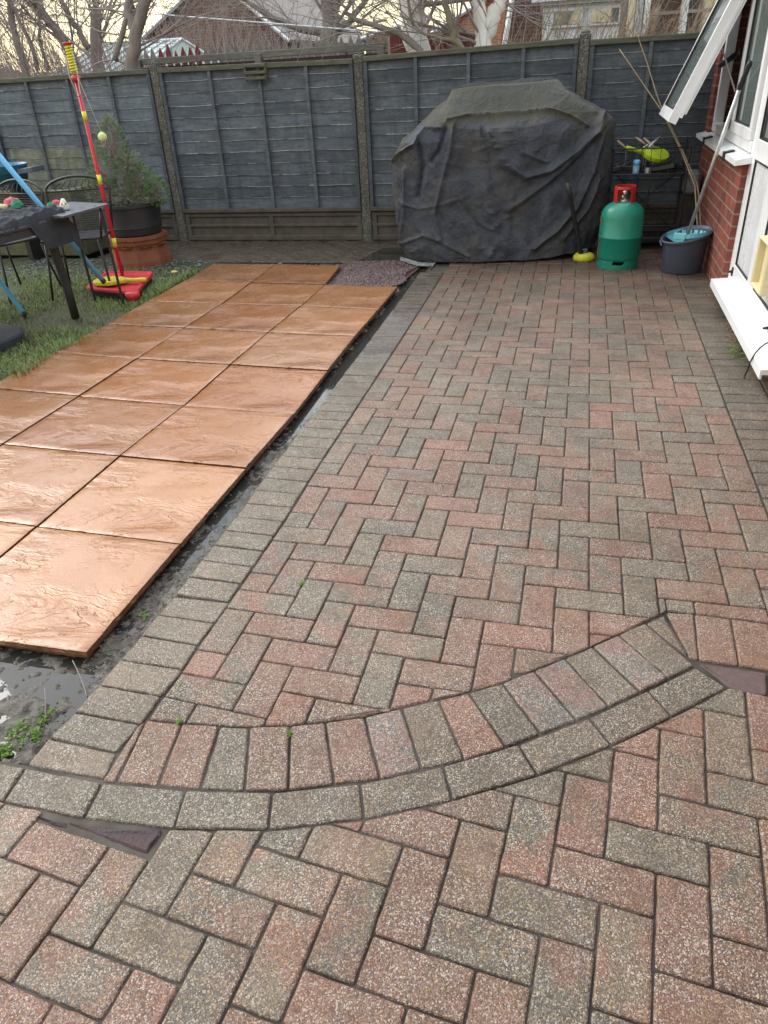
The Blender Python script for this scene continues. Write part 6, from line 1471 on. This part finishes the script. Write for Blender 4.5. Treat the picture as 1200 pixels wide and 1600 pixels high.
tree('young_tree', 6.65, [[(722, 78, .03), (712, 62, .032), (706, 40, .03), (695, 0, .028), (688, -30, .02)], [(712, 64, .022), (688, 60, .018), (660, 52, .01)]], M['greenbark'], 'thin curved greenish tree between the two birches', 9, 2, 1, None)
def thicket(nm, Y0, Y1, u0, u1, vb, vt, n, mat, seed, lean=0.0, r=.0045, zb=.6):
    mb = MB(); mb.smooth = True; rg = random.Random(seed)
    for k in range(n):
        Y = rg.uniform(Y0, Y1); u = rg.uniform(u0, u1); p = at((u, vb), 1, Y); p.z = min(p.z, zb) if zb else p.z; top = at((u, vt), 1, Y).z; h = (top - p.z) * rg.uniform(.45, 1.1)
        ln = rg.gauss(lean, .32); pts = [p]; q = p.copy()
        for s in range(5): q = q + Vector((h / 5 * (ln + rg.gauss(0, .16)), rg.gauss(0, .03), h / 5)); q.y = max(q.y, 6.3); pts.append(q.copy())
        r_ = r * rg.uniform(.5, 1.4); mb.tube(pts, [r_, r_, r_ * .9, r_ * .8, r_ * .6, r_ * .3], 4, cap=False)
        for s in range(rg.randint(1, 5)): a = pts[rg.randint(2, 5)]; mb.tube([a, a + Vector((rg.gauss(0, .10), rg.gauss(0, .05), rg.uniform(-.02, .22)))], [r_ * .5, r_ * .2], 3, cap=False)
    return tag(mb.build(nm, mat), kind='stuff')
M['thickA'] = pm('mauve_grey_stems', (0.32, 0.26, 0.24), (0.22, 0.18, 0.17), 6, .9, .3, .003)
thicket('thicket', 7.2, 10.5, -60, 240, 100, -30, 1100, M['thickA'], 1, -.35, .0038)
thicket('thicket', 11.5, 13.5, 225, 440, 75, 12, 330, M['thickA'], 2, .05, .008)
thicket('hedge_stems', 6.6, 7.6, 770, 1125, 60, -10, 420, M['straw'], 3, .25, .0042)
thicket('hedge_stems', 6.7, 7.3, 730, 1125, 60, 38, 380, M['straw'], 4, .1, .0035)
thicket('thicket', 9, 12, 380, 600, 75, 30, 70, M['bark2'], 5, .1, .006)
thicket('thicket', 9.5, 14, 560, 780, 75, 10, 90, M['bark2'], 6, .1, .005)
# picket fence and rail of the next garden
PY = 7.1; pf = empty('picket_fence', (at((400, 70), 1, PY).x, PY, -.1), 'old picket fence with pointed red and grey pickets behind the panels', 'fence'); rg = random.Random(15)
xa, xb = at((212, 90), 1, PY).x, at((604, 62), 1, PY).x; zA, zB = at((220, 84), 1, PY).z, at((600, 59), 1, PY).z; xA = at((220, 80), 1, PY).x
x = xa
while x < xb:
    u = (x - xA) / (xb - xA); zt2 = zA + (zB - zA) * u + rg.gauss(0, .012); w2 = .058; mb = MB(); red = noise.noise(Vector((x * 1.3, 0, 3))) + (.30 if xA < x < xA + .7 else 0) > .30
    mb.add([(x, PY, .2), (x + w2, PY, .2), (x + w2, PY, zt2 - .03), (x + w2 / 2, PY, zt2 + .045), (x, PY, zt2 - .03), (x, PY + .018, .2), (x + w2, PY + .018, .2), (x + w2, PY + .018, zt2 - .03), (x + w2 / 2, PY + .018, zt2 + .045), (x, PY + .018, zt2 - .03)], [(0, 1, 2, 3, 4), (9, 8, 7, 6, 5), (0, 5, 6, 1), (1, 6, 7, 2), (2, 7, 8, 3), (3, 8, 9, 4), (4, 9, 5, 0)])
    mb.build('picket', M['maroon'] if red else M['picket'], pf); x += w2 + rg.uniform(.022, .04)
RY = 6.75
rl_ = empty('rail_fence', (at((400, 80), 1, RY).x, RY, -.1), 'grey timber rail fence just behind the painted panels', 'fence')
r0, r1 = at((205, 98), 1, RY), at((604, 72), 1, RY); mb = MB(); ang = math.atan2(r1.z - r0.z, r1.x - r0.x); mb.cbox(tuple((r0 + r1) / 2), ((r1 - r0).length, .05, .058), rot=(0, -ang, 0), ch=.004); mb.build('top_rail', M['rail'], rl_)
mb = MB(); mb.cbox(tuple((r0 + r1) / 2 + Vector((0, .03, -.10))), ((r1 - r0).length, .03, .10), rot=(0, -ang, 0)); mb.build('board', pm('dark_brown_board', (.06, .035, .03), (.04, .025, .022), 9, .8), rl_)
for uv in ((215, 96), (403, 86), (595, 74)): q = at(uv, 1, RY - .03); mb = MB(); mb.cbox((q.x, RY - .02, q.z / 2), (.07, .07, q.z + .03), ch=.006); mb.build('post', M['rail'], rl_)
# maroon board screen
MY = 7.3; ms = empty('board_screen', (at((670, 60), 1, MY).x, MY, -.1), 'maroon vertical board screen behind the left birch', 'screen')
rg = random.Random(2); x = at((609, 60), 1, MY).x; xe = at((762, 60), 1, MY).x; k = 0
while x < xe:
    u_ = (x - at((609, 60), 1, MY).x) / (xe - at((609, 60), 1, MY).x); zt2 = at((609, 54), 1, MY).z * (1 - u_) + at((760, 48), 1, MY).z * u_
    mb = MB(); mb.cbox((x + .05, MY + .012 * (k % 2), zt2 / 2 + rg.gauss(0, .006)), (.098, .018, zt2), ch=.003); mb.build('board', M['maroon'], ms); x += .1; k += 1
# greenhouse
GY = 10.5; A_1 = at((208, 78), 1, GY); B_1 = at((285, 63), 1, GY); gt = empty('greenhouse', (B_1.x, GY, -.1), 'pale green greenhouse with white ribs beyond the picket fence', 'greenhouse')
rz = B_1.z; hw = .85; Lx0, Lx1 = A_1.x - .6, B_1.x; ez = rz - .42
mb = MB()
# ridge runs left to right going slightly away, gable faces right
mb.add([(Lx0, GY, rz), (Lx1, GY, rz), (Lx1 - .45, GY - hw, ez), (Lx0 - .45, GY - hw, ez), (Lx1 + .55, GY + hw * .4, ez), (Lx0 + .55, GY + hw * .4, ez)], [(0, 3, 2, 1), (0, 1, 4, 5), (1, 2, 4)]); mb.build('roof', M['ghouse'], gt)
mb = MB(); mb.box((Lx0 - .45, GY - hw + .01, -.1), (Lx1 - .45, GY - hw + .03, ez - .01)); mb.add([(Lx1 - .45, GY - hw, -.1), (Lx1 + .55, GY + hw * .4, -.1), (Lx1 + .55, GY + hw * .4, ez), (Lx1 - .45, GY - hw, ez)], [(0, 1, 2, 3)]); mb.build('wall', M['ghouse'], gt)
mb = MB(); mb.tube([(Lx0, GY, rz + .02), (Lx1, GY, rz + .02)], .02, 6); mb.tube([(Lx1, GY, rz + .02), (Lx1 - .45, GY - hw, ez + .02)], .02, 6); mb.tube([(Lx1, GY, rz + .02), (Lx1 + .55, GY + hw * .4, ez + .02)], .02, 6)
for k in range(9): x = Lx0 + (Lx1 - Lx0) * k / 9; mb.tube([(x, GY, rz + .01), (x - .45, GY - hw, ez + .01)], .011, 5)
mb.tube([(Lx0 - .45, GY - hw, ez + .01), (Lx1 - .45, GY - hw, ez + .01)], .016, 5); mb.build('rib', M['whitepaint'], gt)
# houses
def gable(nm, Y, ul, vl, ua, va, ur, vr, depth, wall, roof, label, verge=M['whitepaint']):
    a, b, c = at((ul, vl), 1, Y), at((ua, va), 1, Y), at((ur, vr), 1, Y); t = empty(nm, (b.x, Y, -.1), label, 'house'); 
    mb = MB(); mb.add([(a.x, Y, -.1), (c.x, Y, -.1), (c.x, Y, c.z), (b.x, Y, b.z), (a.x, Y, a.z), (a.x, Y + depth, -.1), (c.x, Y + depth, -.1), (c.x, Y + depth, c.z), (b.x, Y + depth, b.z), (a.x, Y + depth, a.z)], [(0, 1, 2, 3, 4), (9, 8, 7, 6, 5), (0, 5, 6, 1), (1, 6, 7, 2), (0, 4, 9, 5)]); mb.build('wall', wall, t, uvbox=True)
    mb = MB(); e = .25
    for p, q in ((a, b), (c, b)):
        d = (p - q).normalized(); pp_ = p + d * .4; n_ = Vector((-d.z, 0, d.x)); n_ = n_ if n_.z > 0 else -n_
        vs = []
        for y in (Y - e, Y + depth + e):
            for z in (.01, .10): vs += [Vector((q.x, y, q.z)) + n_ * z, Vector((pp_.x, y, pp_.z)) + n_ * z]
        mb.add(vs, [(0, 1, 3, 2), (4, 6, 7, 5), (2, 3, 7, 6), (0, 4, 5, 1), (1, 5, 7, 3), (0, 2, 6, 4)])
    mb.build('roof', roof, t)
    mb = MB()
    for p, q in ((a, b), (c, b)): d = (p - q).normalized(); mb.tube([(q.x, Y - e - .02, q.z + .04), (p.x + d.x * .4, Y - e - .02, p.z + d.z * .4 + .04)], .055, 4)
    mb.build('bargeboard', verge, t); return t
gable('house', 22, 236, 56, 335, -38, 440, 52, 9, M['brick_far'], M['tile_grey'], 'mauve brick gable house behind bare stems, left of the middle')
gable('house', 30, 575, 60, 640, 38, 735, 60, 6, M['brick_lit'], M['tile_red'], 'low red roofed bungalow seen between the birches, far off')
gable('house', 24, 676, 56, 800, -25, 905, 40, 8, M['brick_lit'], M['tile_red'], 'sunlit orange brick house with a red roof right of the birches')
t = gable('house', 17.5, 789, 80, 812, -60, 848, -60, 6, M['brick_far'], M['tile_red'], 'dark red brick house corner beside the forked birch')
# white bungalow and conservatory
BY = 15.0; l, r = at((846, 60), 1, BY), at((990, 60), 1, BY); t = empty('bungalow', ((l.x + r.x) / 2, BY, -.1), 'white bungalow with a wide window strip beyond the fence', 'house')
zg, zw1, zw0 = at((900, -6), 1, BY).z, at((900, 12), 1, BY).z, at((900, 42), 1, BY).z
mb = MB(); mb.box((l.x, BY, -.1), (r.x, BY + 4, zg)); mb.build('wall', M['whitepaint'], t)
mb = MB(); mb.cbox(((l.x + r.x) / 2, BY - .1, zg + .02), (r.x - l.x + .4, .25, .16)); mb.cbox(((l.x + r.x) / 2, BY - .06, zw1 + .10), (r.x - l.x, .10, .09)); mb.build('gutter', M['whitepaint'], t)
mb = MB(); mb.add([(l.x - .2, BY - .3, zg + .1), (r.x + .2, BY - .3, zg + .1), (r.x + .2, BY + 3, zg + 1.6), (l.x - .2, BY + 3, zg + 1.6)], [(0, 1, 2, 3)]); mb.build('roof', M['tile_grey'], t)
n = 2
for k in range(n):
    a = l.x + .15 + (r.x - l.x - .3) * k / n; b = a + (r.x - l.x - .3) / n - .10; mb = MB(); mb.cbox(((a + b) / 2, BY - .03, (zw0 + zw1) / 2), (b - a, .05, zw1 - zw0)); w2 = mb.build('window', M['whitepaint'], t)
    mb = MB(); mb.cbox(((a + b) / 2, BY - .06, (zw0 + zw1) / 2), (b - a - .10, .02, zw1 - zw0 - .09)); mb.build('pane', M['glass'], w2)
CY = 9.5; t = empty('conservatory', (at((1050, 60), 1, CY).x, CY, -.1), 'cream and pale blue conservatory behind the hedge stems at right', 'conservatory')
def bx_(u0, u1, v0, v1, Y, dpt, nm, mat): a, b = at((u0, v1), 1, Y), at((u1, v0), 1, Y); mb = MB(); mb.box((a.x, Y, min(a.z, b.z)), (b.x, Y + dpt, max(a.z, b.z))); return mb.build(nm, mat, t)
def colm(u0, u1, Y, nm, mat, dpt=.1): a, b = at((u0, 40), 1, Y).x, at((u1, 40), 1, Y).x; mb = MB(); mb.box((a, Y, -.1), (b, Y + dpt, 3.2)); return mb.build(nm, mat, t)
colm(979, 990, CY, 'column', M['render']); colm(991, 1002, CY - .02, 'column', M['cladding']); colm(1004, 1013, CY - .04, 'mullion', M['whitepaint']); colm(1061, 1072, CY - .04, 'mullion', M['whitepaint']); colm(1140, 1150, CY - .04, 'mullion', M['whitepaint'])
bx_(1002, 1200, 12, 20, CY - .01, .05, 'transom', M['bark2'])
mb = MB(); a, b = at((1002, 40), 1, CY).x, at((1260, 40), 1, CY).x; mb.box((a, CY + .03, -.1), (b, CY + .05, 3.2)); mb.build('pane', M['darkglass'], t)
mb = MB(); mb.box((at((978, 40), 1, CY).x, CY + .12, -.1), (b, CY + 3, 3.1)); mb.build('room', M['dark'], t)
mb = MB(); mb.box((at((975, 40), 1, CY).x, CY - .15, 3.2), (b, CY + 3.1, 3.3)); mb.build('roof', M['whitepaint'], t)
# washing line
A, B = at((270, 24), 1, 12), at((470, 40), 1, 12); mb = MB(); mb.tube([A + (A - B) * .5, A, B, B + (B - A) * 1.0], .010, 5); tag(mb.build('washing_line', M['whitepaint'], origin=A), 'pale washing line crossing in front of the mauve gable', 'washing line')
# distant hedge mass closing the horizon
mb = MB(); rg = random.Random(77)
def farmass(x0, x1, y, z1, n):
    for k in range(n):
        x = rg.uniform(x0, x1); z = rg.uniform(-.1, z1) * (0.75 + .25 * noise.noise(Vector((x * .15, 0, 0)))); s = rg.uniform(.15, .5); a = rg.uniform(0, 6.28)
        c = Vector((x, y + rg.uniform(-1.5, 1.5), z)); mb.add([c + Vector((s * math.cos(a + q * 2.1), rg.uniform(-.2, .2), s * math.sin(a + q * 2.1))) for q in range(3)], [(0, 1, 2)])
farmass(-40, 30, 38, 2.1, 6000); farmass(-25, -8, 30, 2.4, 1500)
tag(mb.build('far_trees', M['thickA']), kind='stuff')
for o in bpy.data.objects:
    if 'base' in o: del o['base']
